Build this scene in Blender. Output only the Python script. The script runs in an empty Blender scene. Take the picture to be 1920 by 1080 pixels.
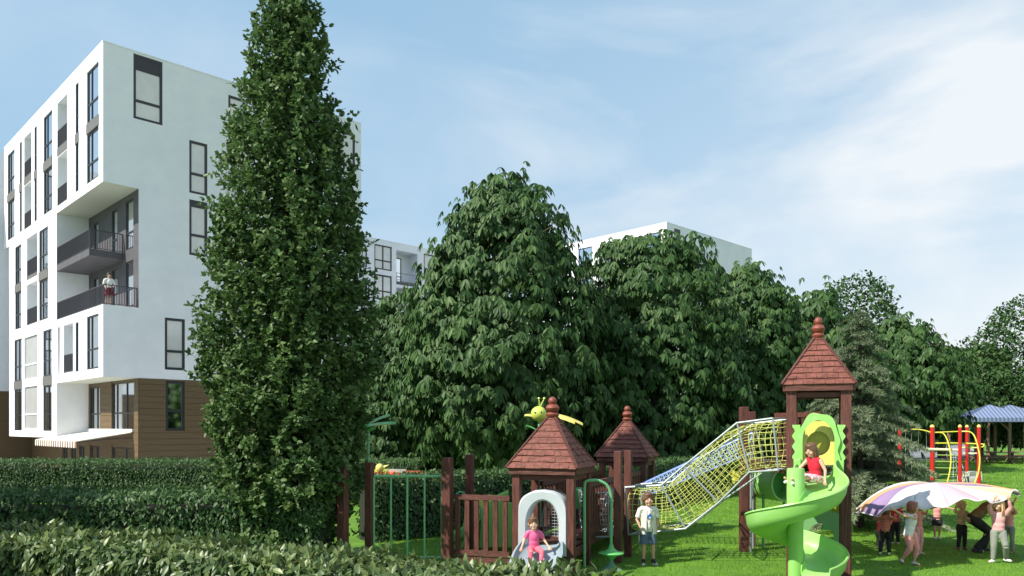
import bpy, bmesh, math, random
import numpy as np
from mathutils import Vector, Matrix, noise

sc = bpy.context.scene
R = math.radians
rng = np.random.default_rng(7)
random.seed(7)

# ------------------------------------------------------------------ camera, sky, sun, exposure
F = 1461.0; CX = 960.0; HY = 800.0; CZ = 2.4          # focal length in photo pixels, horizon row, eye height
cam = bpy.data.cameras.new('camera'); camo = bpy.data.objects.new('camera', cam)
sc.collection.objects.link(camo); camo.location = (0, 0, CZ); camo.rotation_euler = (R(90), 0, 0)
cam.sensor_width = 36; cam.lens = F / 1920 * 36; cam.shift_y = (HY - 540) / 1920
cam.clip_start = 0.1; cam.clip_end = 5000
sc.camera = camo
SUN_EL = 45.0
SUN_DIR = Vector((-1.0, -0.56, 0)).normalized()       # where the sun stands, seen from the scene
sun = bpy.data.lights.new('sun', 'SUN'); suno = bpy.data.objects.new('sun', sun); sc.collection.objects.link(suno)
sun.energy = 5.0; sun.angle = R(0.6); sun.color = (1.0, 0.93, 0.82)
sv = Vector((SUN_DIR.x * math.cos(R(SUN_EL)), SUN_DIR.y * math.cos(R(SUN_EL)), math.sin(R(SUN_EL))))
suno.rotation_euler = sv.to_track_quat('Z', 'Y').to_euler()
w = bpy.data.worlds.new('World'); sc.world = w; w.use_nodes = True
nt = w.node_tree; nt.nodes.clear()
def N(t, **k):
    n = nt.nodes.new(t)
    for a, b in k.items(): setattr(n, a, b)
    return n
def L(a, b): nt.links.new(a, b)
out = N('ShaderNodeOutputWorld'); bg = N('ShaderNodeBackground'); L(bg.outputs[0], out.inputs[0])
bg.inputs[1].default_value = 0.15
sky = N('ShaderNodeTexSky', sky_type='NISHITA', sun_disc=False)
sky.sun_elevation = R(SUN_EL); sky.sun_rotation = math.atan2(SUN_DIR.x, SUN_DIR.y)
sky.air_density = 1.3; sky.dust_density = 0.8; sky.ozone_density = 2.0
tc = N('ShaderNodeTexCoord')
sep = N('ShaderNodeSeparateXYZ'); L(tc.outputs['Generated'], sep.inputs[0])
def M_(op, a, b=None):
    n = N('ShaderNodeMath', operation=op)
    for i, v in enumerate((a, b)):
        if v is None: continue
        if isinstance(v, (int, float)): n.inputs[i].default_value = v
        else: L(v, n.inputs[i])
    return n.outputs[0]
zz = M_('ADD', M_('MAXIMUM', sep.outputs[2], 0.0), 0.16)
cx_ = M_('ARCTAN2', sep.outputs[0], sep.outputs[1]); cy_ = M_('ARCSINE', sep.outputs[2])
comb = N('ShaderNodeCombineXYZ'); L(cx_, comb.inputs[0]); L(cy_, comb.inputs[1])
mp = N('ShaderNodeMapping'); L(comb.outputs[0], mp.inputs[0])
mp.inputs['Rotation'].default_value = (0, 0, R(-38)); mp.inputs['Scale'].default_value = (1.5, 4.6, 1); mp.inputs['Location'].default_value = (3.3296, 5.4353, 0)
n1 = N('ShaderNodeTexNoise'); L(mp.outputs[0], n1.inputs[0]); n1.inputs['Scale'].default_value = 0.95; n1.inputs['Detail'].default_value = 9; n1.inputs['Roughness'].default_value = 0.52; n1.inputs['Distortion'].default_value = 0.7
n2 = N('ShaderNodeTexNoise'); L(comb.outputs[0], n2.inputs[0]); n2.inputs['Scale'].default_value = 2.1; n2.inputs['Detail'].default_value = 5
cr = N('ShaderNodeValToRGB'); L(n1.outputs[0], cr.inputs[0]); cr.color_ramp.elements[0].position = 0.40; cr.color_ramp.elements[1].position = 0.64
cr2 = N('ShaderNodeValToRGB'); L(n2.outputs[0], cr2.inputs[0]); cr2.color_ramp.elements[0].position = 0.36; cr2.color_ramp.elements[1].position = 0.58
cl = M_('MULTIPLY', cr.outputs[0], cr2.outputs[0])
east = M_('MULTIPLY', M_('ADD', sep.outputs[0], 0.25), 0.75)           # the air is whiter towards the east and low down
low = M_('SUBTRACT', 1.0, M_('MULTIPLY', M_('MAXIMUM', sep.outputs[2], 0.0), 1.7))
veil = M_('MULTIPLY', M_('MAXIMUM', east, 0.0), M_('MAXIMUM', low, 0.0))
base = N('ShaderNodeMixRGB'); base.inputs[0].default_value = 0.82; L(sky.outputs[0], base.inputs[1]); base.inputs[2].default_value = (1.05, 2.18, 3.22, 1)
fac = M_('MINIMUM', M_('ADD', M_('ADD', M_('MULTIPLY', M_('MULTIPLY', cl, 0.72), M_('MINIMUM', M_('MAXIMUM', M_('ADD', M_('MULTIPLY', M_('ABSOLUTE', M_('ADD', sep.outputs[0], 0.48)), 1.6), 0.22), 0.2), 1.0)), M_('MULTIPLY', veil, 1.08)), 0.12), 0.88)
mix = N('ShaderNodeMixRGB'); L(fac, mix.inputs[0]); L(base.outputs[0], mix.inputs[1]); mix.inputs[2].default_value = (4.20, 4.32, 4.40, 1)
L(mix.outputs[0], bg.inputs[0])
sc.view_settings.view_transform = 'Standard'; sc.view_settings.look = 'None'
sc.view_settings.exposure = 0.6; sc.view_settings.gamma = 1.0; sc.view_settings.use_curve_mapping = False
sc.render.engine = 'CYCLES'
sc.cycles.max_bounces = 7; sc.cycles.transparent_max_bounces = 8

def at(px, py, Y):
    return Vector(((px - CX) / F * Y, Y, CZ - (py - HY) / F * Y))
def gx(px, Y): return (px - CX) / F * Y

# ------------------------------------------------------------------ materials
MATS = {}
def mat(name, col, rough=0.7, metal=0.0, spec=0.5, col2=None, scale=6.0, bump=0.0, bscale=40.0, stretch=None, translucent=0.0, tint=None, detail=4, coat=0.0, wear=None):
    if name in MATS: return MATS[name]
    m = bpy.data.materials.new(name); m.use_nodes = True
    t = m.node_tree; b = t.nodes['Principled BSDF']; o = t.nodes['Material Output']
    b.inputs['Base Color'].default_value = (*col, 1); b.inputs['Roughness'].default_value = rough
    b.inputs['Metallic'].default_value = metal; b.inputs['Specular IOR Level'].default_value = spec
    if coat: b.inputs['Coat Weight'].default_value = coat
    csock = None
    co = t.nodes.new('ShaderNodeTexCoord'); src = co.outputs['Object']
    if stretch:
        mpn = t.nodes.new('ShaderNodeMapping'); t.links.new(src, mpn.inputs[0]); mpn.inputs['Scale'].default_value = stretch; src = mpn.outputs[0]
    if col2:
        nn = t.nodes.new('ShaderNodeTexNoise'); nn.inputs['Scale'].default_value = scale; nn.inputs['Detail'].default_value = detail; nn.inputs['Roughness'].default_value = 0.65
        t.links.new(src, nn.inputs[0])
        rp = t.nodes.new('ShaderNodeValToRGB'); rp.color_ramp.elements[0].position = 0.33; rp.color_ramp.elements[1].position = 0.68
        rp.color_ramp.elements[0].color = (*col, 1); rp.color_ramp.elements[1].color = (*col2, 1)
        t.links.new(nn.outputs[0], rp.inputs[0]); csock = rp.outputs[0]
    if tint:                                                   # per-leaf or per-blade variation kept with the mesh
        an = t.nodes.new('ShaderNodeAttribute'); an.attribute_name = 'tint'
        rp = t.nodes.new('ShaderNodeValToRGB')
        els = rp.color_ramp.elements
        els[0].color = (*tint[0], 1); els[1].color = (*tint[-1], 1)
        for i, c in enumerate(tint[1:-1]):
            e = els.new((i + 1) / (len(tint) - 1)); e.color = (*c, 1)
        t.links.new(an.outputs['Fac'], rp.inputs[0]); csock = rp.outputs[0]
    if wear:
        nn = t.nodes.new('ShaderNodeTexNoise'); nn.inputs['Scale'].default_value = wear[1]; nn.inputs['Detail'].default_value = 6; nn.inputs['Roughness'].default_value = 0.7
        t.links.new(co.outputs['Object'], nn.inputs[0])
        rp = t.nodes.new('ShaderNodeValToRGB'); rp.color_ramp.elements[0].position = 0.45; rp.color_ramp.elements[1].position = 0.75
        t.links.new(nn.outputs[0], rp.inputs[0])
        mf = t.nodes.new('ShaderNodeMath'); mf.operation = 'MULTIPLY'; mf.inputs[1].default_value = wear[2]; t.links.new(rp.outputs[0], mf.inputs[0])
        mx = t.nodes.new('ShaderNodeMixRGB'); t.links.new(mf.outputs[0], mx.inputs[0]); mx.inputs[2].default_value = (*wear[0], 1)
        if csock: t.links.new(csock, mx.inputs[1])
        else: mx.inputs[1].default_value = (*col, 1)
        csock = mx.outputs[0]
    if csock: t.links.new(csock, b.inputs['Base Color'])
    if bump:
        nb = t.nodes.new('ShaderNodeTexNoise'); nb.inputs['Scale'].default_value = bscale; nb.inputs['Detail'].default_value = 5
        t.links.new(src, nb.inputs[0]); bp = t.nodes.new('ShaderNodeBump'); bp.inputs['Strength'].default_value = bump; bp.inputs['Distance'].default_value = 0.02
        t.links.new(nb.outputs[0], bp.inputs['Height']); t.links.new(bp.outputs[0], b.inputs['Normal'])
    if translucent:
        tr = t.nodes.new('ShaderNodeBsdfTranslucent'); ms = t.nodes.new('ShaderNodeMixShader'); ms.inputs[0].default_value = translucent
        if csock: t.links.new(csock, tr.inputs[0])
        else: tr.inputs[0].default_value = (*col, 1)
        t.links.new(b.outputs[0], ms.inputs[1]); t.links.new(tr.outputs[0], ms.inputs[2]); t.links.new(ms.outputs[0], o.inputs[0])
    MATS[name] = m; return m

# ------------------------------------------------------------------ object helpers
COL = sc.collection
def tag(o, label=None, cat=None, group=None, kind=None):
    if label: o['label'] = label
    if cat: o['category'] = cat
    if group: o['group'] = group
    if kind: o['kind'] = kind
    return o
def thing(name, label, cat, loc=(0, 0, 0), rz=0.0, group=None):
    o = bpy.data.objects.new(name, None); COL.objects.link(o); o.location = loc; o.rotation_euler = (0, 0, rz)
    o.empty_display_size = 0.2
    return tag(o, label, cat, group)
def copy_tree(o, parent=None):
    c = o.copy(); COL.objects.link(c)
    if parent is not None: c.parent = parent
    for ch in o.children: copy_tree(ch, c)
    return c
def V3(p): return (float(p[0]), float(p[1]), float(p[2]))

class MB:
    def __init__(s): s.v = []; s.f = []; s.mi = []
    def add(s, vs, fs, mi=0):
        n = len(s.v); s.v += [V3(p) for p in vs]; s.f += [tuple(i + n for i in f) for f in fs]; s.mi += [mi] * len(fs); return s
    def box(s, x0, x1, y0, y1, z0, z1, mi=0):
        x0, x1 = min(x0, x1), max(x0, x1); y0, y1 = min(y0, y1), max(y0, y1); z0, z1 = min(z0, z1), max(z0, z1)
        return s.add([(x0,y0,z0),(x1,y0,z0),(x1,y1,z0),(x0,y1,z0),(x0,y0,z1),(x1,y0,z1),(x1,y1,z1),(x0,y1,z1)],
                     [(0,3,2,1),(4,5,6,7),(0,1,5,4),(1,2,6,5),(2,3,7,6),(3,0,4,7)], mi)
    def cbox(s, x0, x1, y0, y1, z0, z1, c=0.01, mi=0):          # box with chamfered upright edges and top
        P = [(x0+c,y0),(x1-c,y0),(x1,y0+c),(x1,y1-c),(x1-c,y1),(x0+c,y1),(x0,y1-c),(x0,y0+c)]
        Q = [(x0+2*c,y0+c),(x1-2*c,y0+c),(x1-c,y0+2*c),(x1-c,y1-2*c),(x1-2*c,y1-c),(x0+2*c,y1-c),(x0+c,y1-2*c),(x0+c,y0+2*c)]
        vs = [(a,b,z0) for a,b in P] + [(a,b,z1-c) for a,b in P] + [(a,b,z1) for a,b in Q]
        fs = [tuple(range(7,-1,-1)), tuple(range(16,24))]
        for i in range(8):
            j = (i+1) % 8; fs += [(i,j,8+j,8+i),(8+i,8+j,16+j,16+i)]
        return s.add(vs, fs, mi)
    def bar(s, p, q, wd, hg, up=(0,0,1), mi=0):                # rectangular bar between two points
        p = Vector(p); q = Vector(q); d = (q-p).normalized(); up = Vector(up)
        if abs(d.dot(up)) > 0.98: up = Vector((0,1,0))
        a = d.cross(up).normalized(); b = a.cross(d).normalized()
        vs = [c + a*(i*wd/2) + b*(j*hg/2) for c in (p, q) for i, j in ((-1,-1),(1,-1),(1,1),(-1,1))]
        return s.add(vs, [(0,3,2,1),(4,5,6,7),(0,1,5,4),(1,2,6,5),(2,3,7,6),(3,0,4,7)], mi)
    def tube(s, pts, r, n=8, mi=0, caps=True, closed=False):
        pts = [Vector(p) for p in pts]; m = len(pts)
        rs = r if isinstance(r, (list, tuple)) else [r]*m
        rings = []; a = None
        for i, p in enumerate(pts):
            if closed: d = pts[(i+1) % m] - pts[i-1]
            else: d = pts[min(i+1, m-1)] - pts[max(i-1, 0)]
            if d.length < 1e-9: d = Vector((0,0,1))
            d.normalize()
            if a is None:
                a = d.cross(Vector((0,0,1)) if abs(d.z) < 0.9 else Vector((1,0,0))).normalized()
            else:
                a = (a - d*a.dot(d))
                a = a.normalized() if a.length > 1e-6 else d.orthogonal().normalized()
            b = d.cross(a)
            rings.append([p + (a*math.cos(2*math.pi*k/n) + b*math.sin(2*math.pi*k/n))*rs[i] for k in range(n)])
        vs = [v for rg in rings for v in rg]; fs = []
        for i in range(m if closed else m-1):
            j = (i+1) % m
            for k in range(n):
                l = (k+1) % n; fs.append((i*n+k, i*n+l, j*n+l, j*n+k))
        if caps and not closed:
            fs.append(tuple(range(n-1,-1,-1))); fs.append(tuple((m-1)*n+k for k in range(n)))
        return s.add(vs, fs, mi)
    def lathe(s, prof, c=(0,0,0), n=16, mi=0):                 # prof: (radius, z) from bottom to top
        vs = []; fs = []
        for r, z in prof:
            for k in range(n):
                a = 2*math.pi*k/n; vs.append((c[0]+r*math.cos(a), c[1]+r*math.sin(a), c[2]+z))
        for i in range(len(prof)-1):
            for k in range(n):
                l = (k+1) % n; fs.append((i*n+k, i*n+l, (i+1)*n+l, (i+1)*n+k))
        fs.append(tuple(range(n-1,-1,-1))); fs.append(tuple((len(prof)-1)*n+k for k in range(n)))
        return s.add(vs, fs, mi)
    def prism(s, pts2, axis, a0, a1, mi=0):                    # outline extruded along an axis
        def P(u, v, a): return {'x': (a,u,v), 'y': (u,a,v), 'z': (u,v,a)}[axis]
        n = len(pts2); vs = [P(u,v,a0) for u,v in pts2] + [P(u,v,a1) for u,v in pts2]
        fs = [tuple(range(n-1,-1,-1)), tuple(range(n,2*n))] + [(i,(i+1)%n,n+(i+1)%n,n+i) for i in range(n)]
        return s.add(vs, fs, mi)
    def plate(s, outer, inner, axis, a0, a1, mi=0):            # ring-shaped plate: outer and inner outline with equal point counts
        def P(u, v, a): return {'x': (a,u,v), 'y': (u,a,v), 'z': (u,v,a)}[axis]
        n = len(outer); vs = [P(*p,a0) for p in outer]+[P(*p,a0) for p in inner]+[P(*p,a1) for p in outer]+[P(*p,a1) for p in inner]
        fs = []
        for i in range(n):
            j = (i+1) % n
            fs += [(i,j,n+j,n+i),(2*n+i,3*n+i,3*n+j,2*n+j),(i,2*n+i,2*n+j,j),(n+i,n+j,3*n+j,3*n+i)]
        return s.add(vs, fs, mi)
    def mesh(s, name, mats, smooth=False):
        me = bpy.data.meshes.new(name); me.from_pydata(s.v, [], s.f)
        if not isinstance(mats, (list, tuple)): mats = [mats]
        for m in mats: me.materials.append(m)
        if len(mats) > 1: me.polygons.foreach_set('material_index', s.mi)
        bm = bmesh.new(); bm.from_mesh(me); bmesh.ops.recalc_face_normals(bm, faces=bm.faces); bm.to_mesh(me); bm.free()
        if smooth: me.polygons.foreach_set('use_smooth', [True]*len(me.polygons)); 
        return me
    def build(s, name, mats, parent=None, smooth=False, bevel=0.0):
        me = s.mesh(name, mats, smooth); o = bpy.data.objects.new(name, me); COL.objects.link(o)
        if parent is not None: o.parent = parent
        if smooth:
            try: me.set_sharp_from_angle(angle=R(40))
            except Exception: pass
        if bevel:
            b = o.modifiers.new('b', 'BEVEL'); b.width = bevel; b.segments = 2; b.limit_method = 'ANGLE'
        return o

# ------------------------------------------------------------------ leaves in bulk
def leaf_template(w=0.35, bend=0.15, fold=0.12, pts=3, tip=0.0):
    """one leaf along +y, length 1, folded at the midrib and bent down; returns verts, faces"""
    prof = {1: [(0.45, 1.0)], 2: [(0.3, 0.9), (0.7, 0.8)], 3: [(0.2, 0.7), (0.5, 1.0), (0.8, 0.62)]}[pts]
    v = [(0, 0, 0)]; mid = []; lf = []; rt = []
    for y, k in prof:
        z = -bend*y*y
        mid.append(len(v)); v.append((0, y, z)); lf.append(len(v)); v.append((-w/2*k, y, z+fold*k*w)); rt.append(len(v)); v.append((w/2*k, y, z+fold*k*w))
    e = len(v); v.append((0, 1, -bend))
    f = [(0, mid[0], lf[0]), (0, rt[0], mid[0])]
    for i in range(len(prof)-1):
        f += [(lf[i], mid[i], mid[i+1]), (lf[i], mid[i+1], lf[i+1]), (mid[i], rt[i], rt[i+1]), (mid[i], rt[i+1], mid[i+1])]
    f += [(lf[-1], mid[-1], e), (mid[-1], rt[-1], e)]
    return np.array(v, float), np.array(f, int)
def unit(a): return a / np.maximum(np.linalg.norm(a, axis=1, keepdims=True), 1e-9)
def leaf_batch(tmpl, pos, axis, nrm, size, tint):
    """arrays of one transformed template: axis = long direction, nrm = approximate face normal"""
    v, f = tmpl; n = len(pos)
    y = unit(axis); x = unit(np.cross(y, nrm)); z = np.cross(x, y)
    B = np.stack([x, y, z], axis=1)                            # n,3,3 rows are basis
    P = np.einsum('vk,nkj->nvj', v, B) * size[:, None, None] + pos[:, None, :]
    Fc = f[None] + (np.arange(n) * len(v))[:, None, None]
    return P.reshape(-1, 3), Fc.reshape(-1, 3), np.repeat(tint, len(v))
def np_mesh(name, batches, material, parent=None, loc=None, smooth=False):
    vs = []; fs = []; ts = []; n = 0
    for P, Fc, T in batches:
        vs.append(P); fs.append(Fc + n); ts.append(T); n += len(P)
    P = np.concatenate(vs); Fc = np.concatenate(fs); T = np.concatenate(ts)
    if loc is not None: P = P - np.array(loc, float)
    me = bpy.data.meshes.new(name); me.vertices.add(len(P)); me.vertices.foreach_set('co', P.astype(np.float32).ravel())
    me.loops.add(Fc.size); me.loops.foreach_set('vertex_index', Fc.astype(np.int32).ravel())
    me.polygons.add(len(Fc)); me.polygons.foreach_set('loop_start', np.arange(0, Fc.size, 3, dtype=np.int32))
    a = me.attributes.new('tint', 'FLOAT', 'POINT'); a.data.foreach_set('value', T.astype(np.float32))
    me.update(calc_edges=True); me.materials.append(material)
    if smooth: me.polygons.foreach_set('use_smooth', np.ones(len(Fc), dtype=bool))
    o = bpy.data.objects.new(name, me); COL.objects.link(o)
    if parent is not None: o.parent = parent
    return o
def fbm(x, y, z, s=1.0):
    """cheap smooth noise built from sines, -1..1"""
    return (np.sin(x*1.7*s+y*2.3*s+0.3)+np.sin(y*2.9*s-z*1.9*s+1.7)+np.sin(z*2.6*s+x*2.1*s+4.1)+np.sin((x-y+z)*4.3*s+2.2)*0.6+np.sin((x+y-z)*6.1*s)*0.4)/4.0

PLASTER = mat('white_plaster', (0.83, 0.84, 0.87), 0.85, col2=(0.76, 0.78, 0.83), scale=0.9, bump=0.15, bscale=18, wear=((0.62, 0.64, 0.66), 0.35, 0.35))
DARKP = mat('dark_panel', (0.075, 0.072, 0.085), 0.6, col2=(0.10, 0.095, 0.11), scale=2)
DARKF = mat('dark_frame', (0.022, 0.024, 0.03), 0.4)
SPAND = mat('spandrel_grey', (0.13, 0.125, 0.12), 0.5)
SOFFIT = mat('soffit', (0.60, 0.62, 0.56), 0.85)
CLAD = mat('brown_cladding', (0.095, 0.064, 0.028), 0.6, col2=(0.14, 0.092, 0.042), scale=3.0, stretch=(0.25, 0.25, 7), bump=0.2, bscale=9)
GLASS = mat('window_glass', (0.78, 0.83, 0.88), 0.05, metal=1.0, spec=0.8)
CURT = mat('window_glass_curtain', (0.55, 0.56, 0.55), 0.12, spec=0.9, col2=(0.66, 0.66, 0.64), scale=0.7, coat=0.6)
RAIL = mat('railing_metal', (0.045, 0.045, 0.055), 0.45)
AWN = mat('awning_cloth', (0.62, 0.60, 0.54), 0.8, bump=0.1)
AWNS = mat('awning_stripe', (0.25, 0.14, 0.10), 0.8)
FROST = mat('frosted_glass', (0.33, 0.34, 0.34), 0.35, col2=(0.38, 0.39, 0.39), scale=.8)
CONC = mat('roof_gravel', (0.4, 0.4, 0.4), 0.9)
GRASSG = mat('lawn_soil', (0.05, 0.14, 0.006), 0.95, col2=(0.11, 0.24, 0.012), scale=1.3, detail=9, bump=0.6, bscale=60)
GRASSB = mat('grass_blades', (0.1, 0.25, 0.03), 0.55, spec=0.3, tint=[(0.060, 0.175, 0.006), (0.150, 0.330, 0.012), (0.270, 0.450, 0.040)], translucent=0.3)
PAVE = mat('pavement_grey', (0.16, 0.17, 0.20), 0.85, col2=(0.20, 0.21, 0.24), scale=0.5)
# ------------------------------------------------------------------ ground
def sstep(a, b, x):
    t = np.clip((x-a)/(b-a), 0, 1); return t*t*(3-2*t)
def ground_z(x, y):
    return -1.2*sstep(6.0, 12.0, -np.asarray(x, float))*sstep(27.0, 33.0, np.asarray(y, float))
xs = np.concatenate([np.linspace(-1500, -60, 10), np.linspace(-50, 60, 111), np.linspace(70, 1500, 10)])
ys = np.concatenate([np.linspace(-200, -10, 6), np.linspace(-5, 70, 76), np.linspace(80, 2500, 14)])
Xg, Yg = np.meshgrid(xs, ys); Zg = ground_z(Xg, Yg)
nx = len(xs); me = bpy.data.meshes.new('lawn')
vv = np.stack([Xg.ravel(), Yg.ravel(), Zg.ravel()], 1)
ff = [(j*nx+i, j*nx+i+1, (j+1)*nx+i+1, (j+1)*nx+i) for j in range(len(ys)-1) for i in range(nx-1)]
me.from_pydata(vv.tolist(), [], ff); me.materials.append(GRASSG)
lawn = bpy.data.objects.new('lawn', me); COL.objects.link(lawn); tag(lawn, 'green lawn running from the playground back to the trees', kind='structure')
# paved yard behind the far playground
b = MB(); b.add([(-12, 62, 0.012), (27.5, 53.5, 0.012), (35.5, 58, 0.012), (60, 104, 0.012), (-30, 104, 0.012)], [(0,1,2,3,4)])
tag(b.build('paved_yard', PAVE), 'grey paved yard behind the red climbing posts', kind='structure')
BOUNCE_PAVE = mat('pale_bounce_paving', (0.38, 0.37, 0.36), 0.9, col2=(0.44, 0.43, 0.41), scale=1.5, bump=.2)  # for unseen paving added to bounce neutral light onto the shaded wall
b = MB(); xs_ = [-60, -30, -20, -16, -12, -11, -10, -9, -8, -7, -6]; ys_ = [27, 28, 29, 30, 31, 32, 33, 40, 60, 90]
b.add([(x, y, float(ground_z(x, y))+.012) for y in ys_ for x in xs_], [(j*11+i, j*11+i+1, (j+1)*11+i+1, (j+1)*11+i) for j in range(9) for i in range(10)])
tag(b.build('bounce_forecourt', BOUNCE_PAVE), 'unseen pale paving added round the white apartment block to bounce neutral light', kind='structure')  # added ground, hidden by hedges, keeps green lawn bounce off the white wall
b = MB(); b.add([(-60, -30, .012), (60, -30, .012), (60, 3.2, .012), (-60, 3.2, .012)], [(0,1,2,3)])
tag(b.build('path', BOUNCE_PAVE), 'unseen pale paving added on the near side of the front hedge to bounce light', kind='structure')  # unseen ground added for its neutral bounce; no path is known here
KERB = mat('kerb_stone', (0.42, 0.42, 0.40), 0.8, col2=(0.36, 0.36, 0.35), scale=3)
kerb = thing('kerb', None, None); kerb['kind'] = 'structure'; kerb['label'] = 'pale kerb along the paved yard'
for p, q in (((-12, 62), (27.5, 53.5)), ((27.5, 53.5), (35.5, 58)), ((35.5, 58), (60, 104))):
    b = MB(); b.bar((*p, 0.05), (*q, 0.05), 0.15, 0.16); b.build('kerb_stone', KERB, kerb)
# grass blades, dense near the camera
def grass():
    bat = []
    bands = [(8.5, 13, 520, .055, .0075), (13, 18, 420, .06, .009), (18, 26, 190, .07, .014), (26, 40, 60, .08, .024), (40, 60, 18, .10, .045)]
    for y0, y1, dens, h, wd in bands:
        x0, x1 = -2.5*(y0 < 18) - 0.0, 0.68*y1
        if y0 >= 18: x0 = 3.0
        n = int((x1-x0)*(y1-y0)*dens)
        X = rng.uniform(x0, x1, n); Y = rng.uniform(y0, y1, n)
        k = (X < 0.68*Y+0.5); X = X[k]; Y = Y[k]; n = len(X)
        P = np.stack([X, Y, ground_z(X, Y)-0.005], 1)
        up = np.stack([rng.normal(0, .45, n), rng.normal(0, .45, n), np.ones(n)], 1)
        side = unit(np.stack([rng.normal(0, 1, n), rng.normal(0, .5, n), np.zeros(n)], 1))
        patch = .5*fbm(X*.33, Y*.33, X*0+2.2)+.5*fbm(X*0.9, Y*0.9, X*0+1.3)+.7*fbm(X*4.1, Y*4.1, X*0+.3)
        H = h*(0.75+0.5*rng.random(n)+0.25*patch)
        A = P - side*wd/2; B = P + side*wd/2; T = P + unit(up)*H[:, None]
        V = np.stack([A, B, T], 1).reshape(-1, 3)
        Fc = np.arange(3*n).reshape(-1, 3)
        t = np.clip(0.5+0.34*patch+rng.normal(0, .22, n), 0, 1)
        bat.append((V, Fc, np.repeat(t, 3)))
    o = np_mesh('grass', bat, GRASSB); tag(o, 'short bright green grass covering the playground lawn', 'grass', kind='stuff')
grass()

# ------------------------------------------------------------------ apartment buildings
def wall(mb, o, a, n, u0, u1, z0, z1, holes=(), depth=0.14, mi=0, back=False, backs=None):
    o = Vector(o); a = Vector(a); n = Vector(n)
    us = sorted({u0, u1, *[h[0] for h in holes], *[h[1] for h in holes]}); zs = sorted({z0, z1, *[h[2] for h in holes], *[h[3] for h in holes]})
    us = [u for u in us if u0 <= u <= u1]; zs = [z for z in zs if z0 <= z <= z1]
    P = lambda u, z, d=0.0: o + a*u + Vector((0,0,z)) - n*d
    for i in range(len(us)-1):
        for j in range(len(zs)-1):
            uc = (us[i]+us[i+1])/2; zc = (zs[j]+zs[j+1])/2
            if any(h[0] < uc < h[1] and h[2] < zc < h[3] for h in holes): continue
            mb.add([P(us[i],zs[j]), P(us[i+1],zs[j]), P(us[i+1],zs[j+1]), P(us[i],zs[j+1])], [(0,1,2,3)], mi)
    for h in holes:
        d = h[4] if len(h) > 4 else depth
        c = [(h[0],h[2]),(h[1],h[2]),(h[1],h[3]),(h[0],h[3])]
        for k in range(4):
            p, q = c[k], c[(k+1) % 4]
            mb.add([P(*p), P(*q), P(*q,d), P(*p,d)], [(0,1,2,3)], mi)
        mb.add([P(*p, d) for p in c], [(0,1,2,3)], mi)

def obox(mb, o, a, n, u0, u1, z0, z1, d0, d1):
    """box on a facade: u along the wall, d0..d1 = distance out of the wall"""
    o = Vector(o); a = Vector(a); n = Vector(n); vs = []
    for z in (z0, z1):
        for u, d in ((u0,d0),(u1,d0),(u1,d1),(u0,d1)): vs.append(o + a*u + n*d + Vector((0,0,z)))
    mb.add(vs, [(0,3,2,1),(4,5,6,7),(0,1,5,4),(1,2,6,5),(2,3,7,6),(3,0,4,7)])

def window(root, o, a, n, u0, u1, z0, z1, glass, mull=(), trans=(), fw=0.085, din=-0.10, head=0.0, hm=None):
    """framed window: mull and trans are positions of inner bars; head = height of a dark panel above"""
    mb = MB(); d0, d1 = din, din+0.07
    zt = z1-head
    obox(mb, o, a, n, u0, u1, z0, z0+fw, d0, d1); obox(mb, o, a, n, u0, u1, z1-fw, z1, d0, d1)
    obox(mb, o, a, n, u0, u0+fw, z0+fw, z1-fw, d0, d1); obox(mb, o, a, n, u1-fw, u1, z0+fw, z1-fw, d0, d1)
    if head: obox(mb, o, a, n, u0+fw, u1-fw, zt, z1-fw, d0, d1-0.01)
    top = zt if head else z1-fw
    us = [u0+fw] + sorted(mull) + [u1-fw]; zs = [z0+fw] + sorted(trans) + [top]
    for m in mull: obox(mb, o, a, n, m-fw/2, m+fw/2, z0+fw, top, d0, d1-0.004)
    for t in trans:
        for i in range(len(us)-1):
            obox(mb, o, a, n, us[i]+(fw/2 if i else 0), us[i+1]-(fw/2 if i < len(us)-2 else 0), t-fw/2, t+fw/2, d0, d1-0.006)
    fr = mb.build('window', DARKF, root)
    for i in range(len(us)-1):
        for j in range(len(zs)-1):
            g = MB(); obox(g, o, a, n, us[i]+(fw/2 if i else 0), us[i+1]-(fw/2 if i < len(us)-2 else 0), zs[j]+(fw/2 if j else 0), zs[j+1]-(fw/2 if j < len(zs)-2 else 0), d0+0.015, d0+0.03)
            g.build('pane', glass, fr)
    return fr

def railing(root, pts, h, step=0.11, name='railing', fine=True):
    """handrail and bottom rail as one part, each baluster its own sub-part sharing one mesh"""
    mb = MB()
    for p, q in zip(pts, pts[1:]):
        p = Vector(p); q = Vector(q)
        mb.bar(p+Vector((0,0,h)), q+Vector((0,0,h)), 0.05, 0.04); mb.bar(p+Vector((0,0,0.06)), q+Vector((0,0,0.06)), 0.04, 0.03)
    for p in pts: mb.box(p[0]-.025, p[0]+.025, p[1]-.025, p[1]+.025, p[2], p[2]+h+.02)
    r = mb.build(name, RAIL, root)
    bal = MB(); bal.box(-.012, .012, -.012, .012, 0.075, h-.02); me = bal.mesh('baluster', RAIL)
    for p, q in zip(pts, pts[1:]):
        p = Vector(p); q = Vector(q); n = int((q-p).length/step)
        for i in range(1, n):
            if fine:
                o = bpy.data.objects.new('baluster', me); COL.objects.link(o); o.parent = r; o.location = p.lerp(q, i/n)
    return r

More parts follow.
